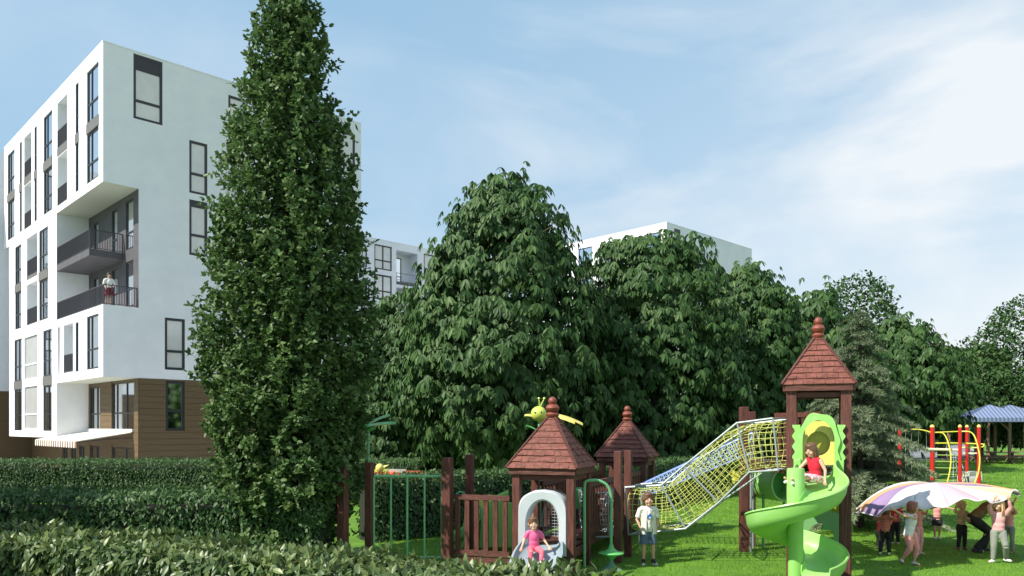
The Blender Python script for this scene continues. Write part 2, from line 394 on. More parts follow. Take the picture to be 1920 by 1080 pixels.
def apartment(name, label, origin, right_windows, detail=True, W=14.42, D=19.97, loggias_right=()):
    root = thing(name, label, 'building', (origin[0], origin[1], 0), math.atan2(0.700, 0.714))
    Z0, ZB, ZL, ZT, ZC, ZH = -1.2, 1.79, 4.78, 8.22, 14.05, 20.7
    X, Y = Vector((1,0,0)), Vector((0,1,0))
    O = (0,0,0); nL = Vector((-1,0,0)); nR = Vector((0,-1,0))
    G = 1.61; YC = 7.8; YE = 18.65
    # facade openings on the sunny face: (y0, y1)
    W1 = (.42, 1.25); N1 = (2.62, 2.95); B1 = (4.45, 6.05); N2=(3.35,3.5); W2 = (8.55, 10.35); N3 = (12.55, 12.9); B2 = (13.4, 14.9); N4 = (15.6, 15.95); W3 = (17.4, 19.0)
    W1 = (slx(185), slx(163)); N1 = (slx(147.5), slx(141.5)); B1 = (slx(126), slx(107.5)); W2 = (slx(98), slx(82)); N3 = (slx(69), slx(64.5)); B2 = (slx(59), slx(45.5)); N4 = (slx(41), slx(37)); W3 = (slx(27.5), slx(14.5))
    up_w = [(17.42, 20.0, 18.35), (14.45, 16.9, 15.38)]
    H = []
    for c in (W1, N1, W2, N3, N4, W3): H.append((c[0], c[1], 14.45, 20.0, 0.14))
    for c in (B1, B2): H += [(c[0], c[1], 17.35, 20.0, 1.5), (c[0], c[1], 14.4, 17.05, 1.5)]
    mb = MB()
    wall(mb, O, Y, nL, 0, D, ZC, ZH, H)
    # column block below, two pairs of storeys
    MW = [(slx(90), slx(73.5)), (slx(40), slx(28.5))]; MBL = (slx(70), slx(50.5))
    LW = [(slx(97), slx(81)), (slx(41), slx(27))]; LB = (slx(70), slx(45.5))
    H2 = [(c[0], c[1], 8.5, 13.7, 0.14) for c in MW] + [(MBL[0], MBL[1], 11.25, 13.75, 1.5), (MBL[0], MBL[1], 8.5, 10.95, 1.5)]
    H2 += [(c[0], c[1], 2.16, 7.86, 0.14) for c in LW] + [(LB[0], LB[1], 5.25, 7.8, 0.5), (LB[0], LB[1], 2.25, 4.8, 0.5)]
    wall(mb, O, Y, nL, YC, YE, ZB, ZC, H2)
    # projecting lower block
    P1 = (slx(185), slx(163)); P2 = (slx(147.5), slx(141.5)); P3 = (slx(137), slx(119.5)); P4 = (slx(112.5), slx(107.8))
    H3 = [(P1[0], P1[1], 5.22, 7.86, .14), (P2[0], P2[1], 5.22, 7.75, .14), (P3[0], P3[1], 5.25, 7.8, 1.3), (P4[0], P4[1], 5.25, 7.8, 1.3)]
    wall(mb, O, Y, nL, 0, YC, ZL, ZT, H3)
    # shaded face
    RH = [(t0, t1, z0, z1, .14) for (t0, t1, z0, z1, tr, hd, gl) in right_windows if z0 > ZL]
    RH += [(t0, t1, z0, z1, 1.5) for (t0, t1, z0, z1) in loggias_right]
    hi = [h for h in RH if h[2] >= ZC]; mid = [h for h in RH if h[2] < ZC]
    wall(mb, O, X, nR, 0, W, ZC, ZH, hi); wall(mb, O, X, nR, 0, G, ZL, ZT); wall(mb, O, X, nR, G, W, ZL, ZC, mid)
    # returns, hidden sides, floors of the recesses
    wall(mb, (0, YC, 0), X, nR, 0, G, ZT, ZC); wall(mb, (0, YC, 0), X, nR, 0, G, ZB, ZL)
    wall(mb, (0, YE, 0), X, -nR, 0, G, ZB, ZC)
    wall(mb, (W, 0, 0), Y, -nL, 0, D, ZL, ZH); wall(mb, (0, D, 0), X, -nR, 0, W, ZC, ZH); wall(mb, (0, D, 0), X, -nR, G, W, ZL, ZC)
    wall(mb, (G, YE, 0), Y, nL, 0, D-YE, ZL, ZC)
    mb.add([(0,0,ZT),(G,0,ZT),(G,YC,ZT),(0,YC,ZT)], [(0,1,2,3)])
    mb.build('wall', PLASTER, root)
    for q in ([(0,0,ZC),(G,0,ZC),(G,YC,ZC),(0,YC,ZC)], [(0,0,ZL),(G,0,ZL),(G,YC,ZL),(0,YC,ZL)], [(0,YC,ZB),(G,YC,ZB),(G,YE,ZB),(0,YE,ZB)], [(0,YE,ZC),(G,YE,ZC),(G,D,ZC),(0,D,ZC)]):
        s = MB(); s.add(q, [(0,1,2,3)]); s.build('soffit', SOFFIT, root)
    rf = MB(); rf.add([(0.3,0.3,ZH-.35),(W-.3,0.3,ZH-.35),(W-.3,D-.3,ZH-.35),(0.3,D-.3,ZH-.35)], [(0,1,2,3)])
    for (x0, x1, y0, y1) in ((-.02, W+.02, -.02, .3), (-.02, W+.02, D-.3, D+.02), (-.02, .3, .3, D-.3), (W-.3, W+.02, .3, D-.3)): rf.box(x0, x1, y0, y1, ZH, ZH+.05)
    rf.build('roof', PLASTER, root)
    # dark back wall of the two-storey recess with its windows
    dk = MB()
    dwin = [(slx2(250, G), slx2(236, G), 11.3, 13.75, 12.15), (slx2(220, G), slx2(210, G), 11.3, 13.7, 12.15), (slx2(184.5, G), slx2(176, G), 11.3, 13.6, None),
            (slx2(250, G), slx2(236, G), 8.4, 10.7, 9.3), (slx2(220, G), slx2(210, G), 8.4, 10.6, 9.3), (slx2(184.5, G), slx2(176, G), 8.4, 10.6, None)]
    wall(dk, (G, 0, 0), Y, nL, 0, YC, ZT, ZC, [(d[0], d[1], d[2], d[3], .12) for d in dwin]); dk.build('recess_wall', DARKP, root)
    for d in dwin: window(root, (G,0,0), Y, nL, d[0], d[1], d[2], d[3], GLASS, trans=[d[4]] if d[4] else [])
    # windows of the sunny face
    for c in (W1, W2, W3):
        for z0, z1, tr in up_w: window(root, O, Y, nL, c[0], c[1], z0, z1, GLASS, mull=[c[0]+(c[1]-c[0])*.66], trans=[tr])
        p = MB(); obox(p, O, Y, nL, c[0]-.03, c[1]+.03, 16.905, 17.415, -.10, .035); p.build('spandrel', SPAND, root)
    for c in (N1, N3, N4):
        for z0, z1, tr in up_w: window(root, O, Y, nL, c[0], c[1], z0, z1, GLASS, trans=[tr], fw=.06)
        p = MB(); obox(p, O, Y, nL, c[0]-.03, c[1]+.03, 16.905, 17.415, -.10, .035); p.build('spandrel', SPAND, root)
    for c in MW:
        for z0, z1, tr in ((11.3, 13.7, 12.2), (8.5, 10.8, 9.4)): window(root, O, Y, nL, c[0], c[1], z0, z1, GLASS, mull=[c[0]+(c[1]-c[0])*.66], trans=[tr])
        p = MB(); obox(p, O, Y, nL, c[0]-.03, c[1]+.03, 10.805, 11.295, -.10, .035); p.build('spandrel', SPAND, root)
    for c in LW:
        for z0, z1, tr in ((5.25, 7.86, 6.15), (2.16, 4.72, 3.1)): window(root, O, Y, nL, c[0], c[1], z0, z1, GLASS, mull=[c[0]+(c[1]-c[0])*.45], trans=[tr])
        p = MB(); obox(p, O, Y, nL, c[0]-.03, c[1]+.03, 4.725, 5.245, -.10, .035); p.build('spandrel', SPAND, root)
    window(root, O, Y, nL, P1[0], P1[1], 5.22, 7.86, GLASS, mull=[P1[0]+(P1[1]-P1[0])*.66], trans=[6.2])
    window(root, O, Y, nL, P2[0], P2[1], 5.22, 7.75, GLASS, trans=[6.2], fw=.06)
    # loggias of the sunny face: window at the back, solid band and railing in front
    def loggia(c, z0, z1, depth, band=True, lite=False):
        if band:
            q = MB(); obox(q, O, Y, nL, c[0]+.004, c[1]-.004, z0-.25 if z0 > 15 else z0+.004, z0+.18, -.25, .02); bb = q.build('balcony', SPAND, root)
        window(root, (depth, 0, 0), Y, nL, c[0]+.25, c[1]-.2, z0+.1, z1-.35, GLASS, trans=[z0+.95], din=.02)
        railing(root, [(0.03, c[0]+.03, z0+.18 if band else z0), (0.03, c[1]-.03, z0+.18 if band else z0)], .95, step=.1, fine=detail)
    for c in (B1, B2): loggia(c, 17.35, 20.0, 1.5); loggia(c, 14.4, 17.05, 1.5, False)
    loggia(MBL, 11.25, 13.75, 1.5); loggia(MBL, 8.5, 10.95, 1.5, False)
    loggia(P3, 5.25, 7.8, 1.3, False)
    for z0 in (5.25, 2.25):                                     # closed balconies with frosted glass and a white bar
        q = MB(); obox(q, O, Y, nL, LB[0], LB[1], z0+.85, z0+.93, -.12, -.05); obox(q, O, Y, nL, LB[0], LB[1], z0, z0+.05, -.12, -.05)
        wn = q.build('window', PLASTER, root)
        for a0, a1 in ((z0+.05, z0+.85), (z0+.93, z0+2.54)):
            g = MB(); obox(g, O, Y, nL, LB[0]+.01, LB[1]-.01, a0, a1, -.10, -.09); g.build('pane', FROST, wn)
    # windows of the shaded face
    for (t0, t1, z0, z1, tr, hd, gl) in right_windows:
        window(root, O if z0 > ZL else (0, -.0, 0), X, nR, t0, t1, z0, z1, gl, trans=[tr] if tr else [], head=hd, fw=.125, mull=[(t0+t1)/2] if t1-t0 > 1.8 else [])
    for (t0, t1, z0, z1) in loggias_right:
        window(root, (0, 1.5, 0), X, nR, t0+.1, t0+(t1-t0)*.62, z0+.05, z1-.4, GLASS, trans=[z0+1.1], mull=[t0+(t1-t0)*.36], din=.02)
        q = MB(); obox(q, O, X, nR, t0+.004, t1-.004, z0+.004, z0+.3, -.3, .02); q.build('balcony', DARKP, root)
        railing(root, [(t0+.04, .04, z0+.3), (t1-.04, .04, z0+.3)], .85, fine=False)
    # middle balcony slab hung in the recess
    zb = 11.0
    q = MB(); q.box(0.0, G-.01, 2.1, YC-.01, zb-.12, zb+.22); q.build('balcony', DARKP, root)
    railing(root, [(0.04, YC-.05, zb+.22), (0.04, 2.14, zb+.22), (G-.06, 2.14, zb+.22)], .95, fine=detail)
    railing(root, [(0.05, YC-.05, ZT), (0.05, .06, ZT), (G-.06, .06, ZT)], .95, fine=detail)
    # brown ground storeys
    bw = [(slx2(252, G), slx2(210, G), 2.2, 4.68, 3.1), (slx2(188, G), slx2(169, G), 2.2, 4.6, 3.1)]
    gw = [(slx2(252, G), slx2(210, G), -1.1, 1.35, None), (slx2(188, G), slx2(169, G), -1.1, 1.35, None), (8.6, 9.6, -1.1, 1.3, None), (10.2, 11.2, -1.1, 1.3, None), (11.9, 12.9, -1.1, 1.3, None)]
    bm_ = MB(); wall(bm_, (G, 0, 0), Y, nL, 0, D, Z0, ZL, [(c[0], c[1], c[2], c[3], .14) for c in bw+gw])
    rb = [(t0, t1, z0, z1, .14) for (t0, t1, z0, z1, tr, hd, gl) in right_windows if z0 < ZL]
    wall(bm_, (0, 0.0, 0), X, nR, G, W, Z0, ZL, rb); wall(bm_, (W, 0, 0), Y, -nL, 0, D, Z0, ZL); wall(bm_, (0, D, 0), X, -nR, G, W, Z0, ZL)
    base = bm_.build('base_wall', CLAD, root)
    for c in bw: window(root, (G,0,0), Y, nL, c[0], c[1], c[2], c[3], GLASS, mull=[c[0]+(c[1]-c[0])*.36, c[0]+(c[1]-c[0])*.8] if c[1]-c[0] > 1.3 else [c[0]+(c[1]-c[0])*.5], trans=[c[4]])
    for c in gw: window(root, (G,0,0), Y, nL, c[0], c[1], c[2], c[3], GLASS, mull=[c[0]+(c[1]-c[0])*.4], din=-.1)
    if detail:                                                  # cladding boards proud of the wall, joints between them
        hgt = 0.299
        def boards(o, a, n, u0, u1, holes):
            z = Z0
            while z < ZL-.05:
                z1 = min(z+hgt, ZL-.01); cuts = [(u0, u1)]
                for h in holes:
                    if h[2]-.001 < z1 and h[3] > z+.001:
                        nc = []
                        for c in cuts:
                            if h[0] > c[0]: nc.append((c[0], min(c[1], h[0])))
                            if h[1] < c[1]: nc.append((max(c[0], h[1]), c[1]))
                        cuts = [c for c in nc if c[1]-c[0] > .05]
                for c in cuts:
                    off = random.uniform(.018, .026); g = MB(); obox(g, o, a, n, c[0]+.002, c[1]-.002, z+.012, z1-.006, .002, off)
                    g.build('plank', CLAD, base)
                z += hgt
        boards((0,0,0), X, nR, G+.03, W, rb)
        boards((G,0,0), Y, nL, 0, YC-.02, bw+gw)
    return root

def slx(px):
    r = (px-CX)/F; return (-19.42-37*r)/(.7+.714*r)
def slx2(px, t):
    r = (px-CX)/F; return (-19.42+.714*t-(37+.7*t)*r)/(.7+.714*r)

RW = [(1.37, 2.75, 17.44, 20.6, 18.35, .75, CURT), (4.08, 5.02, 14.38, 17.08, 15.4, 0, CURT), (4.08, 5.02, 11.2, 14.04, 12.25, .35, CURT),
      (2.86, 3.86, 5.26, 7.87, 6.2, 0, CURT), (2.90, 3.84, 2.2, 4.70, 3.2, 0, GLASS), (6.14, 7.1, 17.4, 20.0, 18.35, 0, CURT),
      (12.9, 14.0, 16.85, 19.95, None, 0, CURT), (12.9, 14.0, 14.2, 16.55, None, .4, CURT), (8.4, 9.4, 11.3, 13.8, 12.3, 0, CURT), (8.4, 9.4, 5.3, 7.8, 6.2, 0, CURT)]
BLD = apartment('apartment_building', 'large white apartment block with brown base and corner balconies on the left', (-19.42, 37.0), RW)
RW2 = [(8.14, 10.2, 17.8, 20.2, 18.7, 0, CURT), (8.14, 10.2, 14.85, 17.3, 15.7, .15, CURT), (6.7, 7.3, 17.8, 19.4, 18.7, 0, CURT), (6.7, 7.3, 14.4, 16.2, None, 0, CURT), (6.7, 7.3, 11.8, 13.6, None, 0, CURT),
       (8.14, 10.2, 11.8, 13.9, None, 0, CURT), (14.2, 15.6, 17.8, 20.2, 18.7, 0, CURT), (3.0, 4.4, 17.8, 20.2, 18.7, 0, CURT)]
apartment('apartment_building', 'pale apartment block seen between the tall column tree and the big chestnut', (-19.2, 70.1), RW2, detail=False, W=19.0, loggias_right=[(10.75, 13.4, 16.6, 20.0), (10.75, 13.4, 14.1, 16.3)])
RW3 = [(1.2, 2.2, 17.44, 20.4, 18.35, .95, CURT), (5.7, 6.4, 14.8, 18.9, None, 0, CURT), (9.5, 10.5, 14.5, 17.0, None, 0, CURT)]
apartment('apartment_building', 'white apartment block rising behind the right-hand chestnuts', (13.85, 69.8), RW3, detail=False, W=15.3)

# neighbouring block whose shaded wall shows at the picture's edge
nb = thing('apartment_building', 'shaded wing with brown base cut by the left edge of the photo', 'building', (-19.42, 37.0, 0), math.atan2(0.700, 0.714))
b = MB(); b.box(-9, 6, 21.0, 34, 4.78, 20.7); b.build('wall', PLASTER, nb)
b = MB(); b.box(-8.9, 5.9, 21.1, 33.9, -1.2, 4.78); b.build('base_wall', CLAD, nb)
for z0 in (17.4, 14.4, 11.3, 8.4, 5.3):
    for t0 in (.62, -3.2): window(nb, (0, 21.0, 0), Vector((1,0,0)), Vector((0,-1,0)), t0, t0+.7, z0, z0+2.4, GLASS, din=-.03)

# awning over the terrace doors
aw = thing('awning', 'cream awning with striped valance over the ground floor terrace of the white block', 'awning', (-19.42, 37.0, 0), math.atan2(0.700, 0.714))
b = MB(); x0, x1, y0, y1 = 1.55, -.95, .7, 8.0
b.add([(x0,y0,2.13),(x0,y1,2.13),(x1,y1,1.72),(x1,y0,1.72),(x0,y0,2.09),(x0,y1,2.09),(x1,y1,1.68),(x1,y0,1.68)], [(0,1,2,3),(7,6,5,4),(0,3,7,4),(1,5,6,2),(2,6,7,3),(0,4,5,1)]); b.build('canopy_cloth', AWN, aw)
n = 36
for i in range(n):
    a0 = y0+(y1-y0)*i/n; a1 = y0+(y1-y0)*(i+1)/n; b = MB()
    xo = x1-.004-.02*(i % 2)
    b.add([(xo,a0,1.70),(xo,a1,1.70),(xo,a1,1.42),(xo,(a0+a1)/2,1.37),(xo,a0,1.42),(xo-.008,a0,1.70),(xo-.008,a1,1.70),(xo-.008,a1,1.42),(xo-.008,(a0+a1)/2,1.37),(xo-.008,a0,1.42)],
          [(0,1,2,3,4),(9,8,7,6,5),(0,5,6,1),(1,6,7,2),(2,7,8,3),(3,8,9,4),(4,9,5,0)]); b.build('valance_strip', AWN if i % 2 else AWNS, aw)
for yy in (y0+.3, y1-.3):
    b = MB(); b.tube([(x0,yy,1.85),(.3,yy+.3,1.75),(x1+.05,yy,1.65)], .02, 6); b.build('arm', DARKF, aw)
b = MB(); b.box(1.50, 1.585, y0-.05, y1, 2.14, 2.28); b.build('cassette', PLASTER, aw)
# ------------------------------------------------------------------ trees, hedges, shrubs
BARK = mat('bark', (0.085, 0.065, 0.045), 0.95, col2=(0.16, 0.125, 0.09), scale=5, stretch=(3, 3, .6), bump=0.6, bscale=14)
BARKD = mat('dark_bark', (0.045, 0.035, 0.028), 0.95, bump=0.5, bscale=14)
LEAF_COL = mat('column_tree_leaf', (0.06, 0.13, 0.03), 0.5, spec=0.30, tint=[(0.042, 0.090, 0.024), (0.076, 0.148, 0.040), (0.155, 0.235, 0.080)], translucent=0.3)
LEAF_CH = mat('chestnut_leaf', (0.05, 0.12, 0.03), 0.5, spec=0.24, tint=[(0.028, 0.070, 0.018), (0.052, 0.116, 0.030), (0.108, 0.186, 0.055)], translucent=0.28)
LEAF_FAR = mat('far_tree_leaf', (0.05, 0.1, 0.03), 0.55, spec=0.25, tint=[(0.026, 0.066, 0.020), (0.046, 0.104, 0.028), (0.090, 0.160, 0.045)], translucent=0.25)
LEAF_HEDGE = mat('laurel_leaf', (0.07, 0.13, 0.05), 0.4, spec=0.4, tint=[(0.035, 0.075, 0.026), (0.085, 0.140, 0.045), (0.215, 0.265, 0.090)], translucent=0.25)
LEAF_HEDGE2 = mat('privet_leaf', (0.05, 0.1, 0.04), 0.5, spec=0.3, tint=[(0.034, 0.085, 0.030), (0.065, 0.135, 0.046), (0.120, 0.195, 0.070)], translucent=0.25)
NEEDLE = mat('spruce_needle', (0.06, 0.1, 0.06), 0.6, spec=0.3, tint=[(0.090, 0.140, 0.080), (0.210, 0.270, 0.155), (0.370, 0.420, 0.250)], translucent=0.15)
CORE = mat('hedge_twigs', (0.018, 0.022, 0.012), 1.0)

def limbs(root, base, top, r0, profile, n=9, bark=BARK, lean=(0, 0), stems=1, z_split=1.2):
    """tapered trunk with limbs reaching into the crown"""
    mb = MB(); H = top
    for s_ in range(stems):
        a = 2*math.pi*s_/max(stems, 1)+.6; sp = .0 if stems == 1 else 1.0
        pts = []; rs = []
        for i in range(9):
            t = i/8; z = t*H*.9
            pts.append((math.cos(a)*sp*(.12+.5*t)+lean[0]*t+.06*math.sin(5*t+s_), math.sin(a)*sp*(.12+.5*t)+lean[1]*t+.06*math.cos(4*t+s_), z)); rs.append(r0*(1-t)**.8*(1.35 if i == 0 else 1)+.012)
        mb.tube(pts, rs, 9)
        for k in range(n):
            t = .22+.7*k/n; i = int(t*8); p = Vector(pts[i]).lerp(Vector(pts[min(i+1, 8)]), t*8-i)
            b = random.uniform(0, 6.28); rr = profile(p.z)*.8
            q = p + Vector((math.cos(b)*rr, math.sin(b)*rr, random.uniform(.2, .7)*rr))
            m = p.lerp(q, .5)+Vector((0, 0, .12*rr)); r = rs[i]*.45
            mb.tube([p, m, q], [r, r*.6, .012], 6)
    return mb.build('trunk', bark, root, smooth=True)

def crown_points(n, profile, z0, z1, shell=(0.62, 1.0), lump=0.16, seed=0, gap=0.0, squash=1.0, cx=0, cy=0):
    """random points in the outer layers of a lumpy crown; returns points and outward normals"""
    r_ = np.random.default_rng(seed); pts = []; nr = []; got = 0
    zs = np.linspace(z0, z1, 64); ps = np.array([profile(z) for z in zs]); wts = np.maximum(ps, .05); cdf = np.cumsum(wts)/wts.sum()
    while got < n:
        m = n*2
        z = np.interp(r_.random(m), cdf, zs)+r_.normal(0, (z1-z0)/80, m); z = np.clip(z, z0, z1)
        a = r_.random(m)*2*np.pi; pr = np.interp(z, zs, ps)
        lp = 1+lump*fbm(np.cos(a)*1.6+seed, np.sin(a)*1.6, z*.9)+lump*.7*fbm(np.cos(a)*4.2, np.sin(a)*4.2+seed, z*2.3)
        f = shell[0]+(shell[1]-shell[0])*np.sqrt(r_.random(m))
        rr = pr*lp*f
        x = rr*np.cos(a); y = rr*np.sin(a)*squash
        if gap:
            keep = fbm(x*1.6+seed, y*1.6, z*1.6) > -1+gap*.9
            keep &= r_.random(m) < 1
        else: keep = np.ones(m, bool)
        dp = np.gradient(ps, zs); sl = -np.interp(z, zs, dp)
        nn = unit(np.stack([np.cos(a), np.sin(a), np.clip(sl, -1.2, 2.5)], 1))
        pts.append(np.stack([x+cx, y+cy, z], 1)[keep]); nr.append(nn[keep]); got += keep.sum()
    return np.concatenate(pts)[:n], np.concatenate(nr)[:n]

def prof(pairs):
    zs = [p[0] for p in pairs]; rs = [p[1] for p in pairs]
    return lambda z: float(np.interp(z, zs, rs))

def mini_mesh(name, tm, material, size, t):
    v, f = tm; me = bpy.data.meshes.new(name); me.from_pydata((v*size).tolist(), [], f.tolist()); me.materials.append(material)
    a = me.attributes.new('tint', 'FLOAT', 'POINT'); a.data.foreach_set('value', np.full(len(v), t, np.float32))
    return me
def single_leaves(root, tm, material, P, axis, nrm, size, tint, name='leaf'):
    """individual leaves that share a few meshes, as parts"""
    mean = float(np.mean(size)); ms = [mini_mesh(name, tm, material, mean, t) for t in (.15, .4, .62, .85)]
    for i in range(len(P)):
        y = Vector(axis[i]).normalized(); x = y.cross(Vector(nrm[i])).normalized(); z = x.cross(y)
        o = bpy.data.objects.new(name, ms[int(min(3, max(0, tint[i]*4)))]); COL.objects.link(o); o.parent = root
        s = float(size[i])/mean
        o.matrix_local = Matrix(((x.x*s, y.x*s, z.x*s, P[i][0]), (x.y*s, y.y*s, z.y*s, P[i][1]), (x.z*s, y.z*s, z.z*s, P[i][2]), (0, 0, 0, 1)))

def palmate(P, Nn, length, rs, leaflets=6, droop=0.85, tm=None, w=.30):
    """drooping palmate leaves: clusters of leaflets hanging from one point"""
    r_ = np.random.default_rng(rs); n = len(P)
    tm = tm or leaf_template(w=w, bend=.22, fold=.16, pts=3)
    out = []
    base = r_.random(n)*6.28; ct = np.clip(.45+.26*fbm(P[:,0]*1.3, P[:,1]*1.3, P[:,2]*1.3)+r_.normal(0, .16, n), 0, 1)
    ln = length*r_.uniform(.62, 1.3, n)
    side = unit(np.cross(Nn, np.array([0, 0, 1.])+1e-3)); 
    for k in range(leaflets):
        sp = (k-(leaflets-1)/2)/((leaflets-1)/2)               # -1..1 fan across the leaf
        ax = Nn*(.50-.25*abs(sp))+side*(sp*.95)+np.array([0, 0, -droop])+r_.normal(0, .10, (n, 3))
        nm = Nn+np.array([0, 0, .55])+r_.normal(0, .28, (n, 3))
        out.append(leaf_batch(tm, P, ax, nm, ln*(1-.28*abs(sp)), np.clip(ct+r_.normal(0, .10, n), 0, 1)))
    return out

def chestnut(name, label, px, Y, top, pf, ncl, leaf_len, group, seed, z0=1.2, stems=3, far=False, squash=1.0, single=0, k=1.0):
    Y = Y*k; top = top*k; pf = [(z*k-2.4*(k-1), r*k) for z, r in pf]; pf = [(max(z, .05), r) for z, r in pf]; top = top-2.4*(k-1); leaf_len = leaf_len*k; z0 = max(.3, pf[0][0])
    X = gx(px, Y); root = thing(name, label, 'tree', (X, Y, float(ground_z(X, Y))), 0, group)
    p = prof(pf); limbs(root, None, top, .13, p, stems=stems, bark=BARK)
    r0_ = np.random.default_rng(seed+7); per = 9
    Pc, Nc = crown_points(max(20, ncl//per), p, z0, top, (.82, 1.0), .15, seed, squash=squash)
    cs_ = leaf_len*1.35                                          # leaves gathered at the branch ends
    P = np.repeat(Pc, per, 0)+r0_.normal(0, 1, (len(Pc)*per, 3))*np.array([cs_, cs_, cs_*.55])*.55; Nn = unit(np.repeat(Nc, per, 0)+(P-np.repeat(Pc, per, 0))/cs_*.8)
    Pf, Nf = crown_points(ncl//3, p, z0, top, (.62, .95), .20, seed+3, squash=squash); P = np.concatenate([P, Pf]); Nn = np.concatenate([Nn, Nf])
    P2, N2 = crown_points(int(ncl*.6), p, z0+.2, top-.5, (.30, .78), .1, seed+50, squash=squash)
    bat = palmate(P, Nn, leaf_len, seed) + palmate(P2, N2, leaf_len*1.25, seed+1, leaflets=4)
    if far: bat = palmate(P, Nn, leaf_len, seed, leaflets=5, tm=leaf_template(.34, .2, .15, 1)) + palmate(P2, N2, leaf_len*1.3, seed+1, leaflets=4, tm=leaf_template(.4, .2, .15, 1))
    cr_ = np_mesh('crown', bat, LEAF_CH, root); cr_['kind'] = 'stuff'
    return root, P, Nn

T1pf = [(1.45, .9), (1.9, 1.9), (2.7, 2.6), (4.0, 2.62), (5.2, 2.42), (6.4, 2.15), (7.3, 1.85), (8.1, 1.45), (8.7, 1.0), (9.1, .6), (9.4, .15)]
GR = 'drooping chestnut trees behind the playground'
T1, P_, N_ = chestnut('chestnut_tree', 'big drooping chestnut tree standing tallest behind the bee and the pointed roof', 947, 21, 9.3, T1pf, 3900, .285, GR, 11, k=1.24)
# the largest drooping leaves facing the viewer, one by one
k = np.where((N_[:, 1] < -.55) & (P_[:, 2] > 2.2))[0][:160]
tmc = leaf_template(.36, .22, .16, 3)
r_ = np.random.default_rng(3)
single_leaves(T1, tmc, LEAF_CH, P_[k]+N_[k]*.14, N_[k]*.5+np.array([0, 0, -.9])+r_.normal(0, .25, (len(k), 3)), N_[k]+np.array([0, 0, .5])+r_.normal(0, .25, (len(k), 3)), .32*r_.uniform(.8, 1.15, len(k)), r_.random(len(k)))
T2pf = [(.9, 1.1), (1.6, 2.4), (2.8, 2.75), (4.2, 2.65), (5.4, 2.45), (6.5, 2.25), (7.1, 2.05), (7.6, 1.75), (8.0, 1.4), (8.35, .8), (8.5, .2)]
chestnut('chestnut_tree', 'broad flat-topped chestnut tree behind the net tunnel', 1222, 24, 8.5, T2pf, 3700, .29, GR, 23, k=1.22)
T3pf = [(.9, .9), (1.6, 1.5), (3, 2.0), (5, 1.95), (6.6, 1.7), (7.2, 1.3), (7.8, .9), (8.25, .4)]
chestnut('chestnut_tree', 'narrower chestnut tree left of the tall tower roof', 1400, 28, 8.25, T3pf, 2500, .29, GR, 31, k=1.2)
T4pf = [(.4, 1.5), (1.5, 2.1), (3, 2.2), (4.4, 1.9), (5.4, 1.5), (6.3, 1.0), (6.9, .4)]
chestnut('chestnut_tree', 'shaded chestnut tree between the column tree and the big chestnut', 762, 26, 6.9, T4pf, 2600, .29, GR, 41, z0=.5, k=1.15)
chestnut('chestnut_tree', 'low chestnut tree filling the gap behind the column tree', 690, 30, 5.9, [(.3,1.6),(2,2.2),(3.6,2.0),(4.9,1.3),(5.9,.3)], 700, .46, GR, 43, z0=.4)
GF = 'distant trees along the lawn on the right'
chestnut('chestnut_tree', 'chestnut tree whose crown shows just left of the tall tower roof', 1520, 38, 9.0, [(.8,1.6),(2.5,2.6),(5,2.7),(7,2.3),(8.3,1.5),(9.1,.4)], 1100, .55, GF, 51, far=True)
chestnut('chestnut_tree', 'dark chestnut tree sloping down to the right of the spruce', 1690, 42, 8.2, [(1.7,1.6),(2.6,3.0),(4.5,3.1),(6.2,2.4),(7.3,1.6),(8.2,.5)], 2200, .42, GF, 61, far=True, z0=1.9)
chestnut('chestnut_tree', 'chestnut tree filling the dark space behind the spruce', 1585, 36, 6.9, [(.5,2.0),(2.5,2.8),(4.5,2.6),(6,1.6),(7,.4)], 900, .5, GF, 63, far=True, z0=.5)
chestnut('chestnut_tree', 'rounded chestnut tree behind the red climbing posts', 1836, 60, 8.7, [(1.8,1.8),(2.8,3.3),(5,3.2),(7,2.6),(8,1.8),(8.7,.5)], 2200, .5, GF, 71, far=True, z0=2.1)
chestnut('chestnut_tree', 'low chestnut tree in the gap behind the red climbing posts', 1765, 56, 8.3, [(1.8,1.5),(2.8,2.8),(5,2.6),(7,1.7),(8.3,.4)], 1800, .5, GF, 73, far=True, z0=2.1)
chestnut('chestnut_tree', 'background chestnut tree seen low between the two pointed roofs', 1120, 33, 5.6, [(.5,2.0),(2.5,2.8),(4.5,2.2),(5.7,.6)], 700, .5, GR, 75, far=True, z0=.5)

def bushy(name, label, px, Y, top, pf, n, ll, group, seed, z0=1.0, material=None):
    X = gx(px, Y); root = thing(name, label, 'tree', (X, Y, 0), 0, group); p = prof(pf); limbs(root, None, top, .22, p, bark=BARKD)
    P, Nn = crown_points(n, p, z0, top, (.62, 1.05), .22, seed); r_ = np.random.default_rng(seed)
    P = P+r_.normal(0, .12, P.shape)
    t = np.clip(.45+.25*fbm(P[:,0]*.9, P[:,1]*.9, P[:,2]*.9)+r_.normal(0, .15, len(P)), 0, 1)
    o = np_mesh('crown', [leaf_batch(leaf_template(.55, .1, .1, 1), P, Nn*.5+r_.normal(0, .7, P.shape), Nn*.6+np.array([0, 0, .6])+r_.normal(0, .5, P.shape), ll*r_.uniform(.7, 1.3, len(P)), t)], material or LEAF_FAR, root); o['kind'] = 'stuff'
bushy('tall_tree', 'round-headed dark tree rising above the others right of the tall tower', 1612, 46, 11.2, [(1,2.2),(4,3.0),(7,3.0),(8.5,2.2),(9.3,1.75),(10.3,1.6),(11.0,1.0),(11.3,.3)], 12000, .26, GF, 81)
bushy('tall_tree', 'tall dark tree cut by the right edge of the photo behind the striped tents', 1950, 58, 12.4, [(1,2.6),(4,5.0),(7,4.9),(9,4.1),(11,2.8),(12,1.2),(12.5,.3)], 15000, .30, GF, 83)
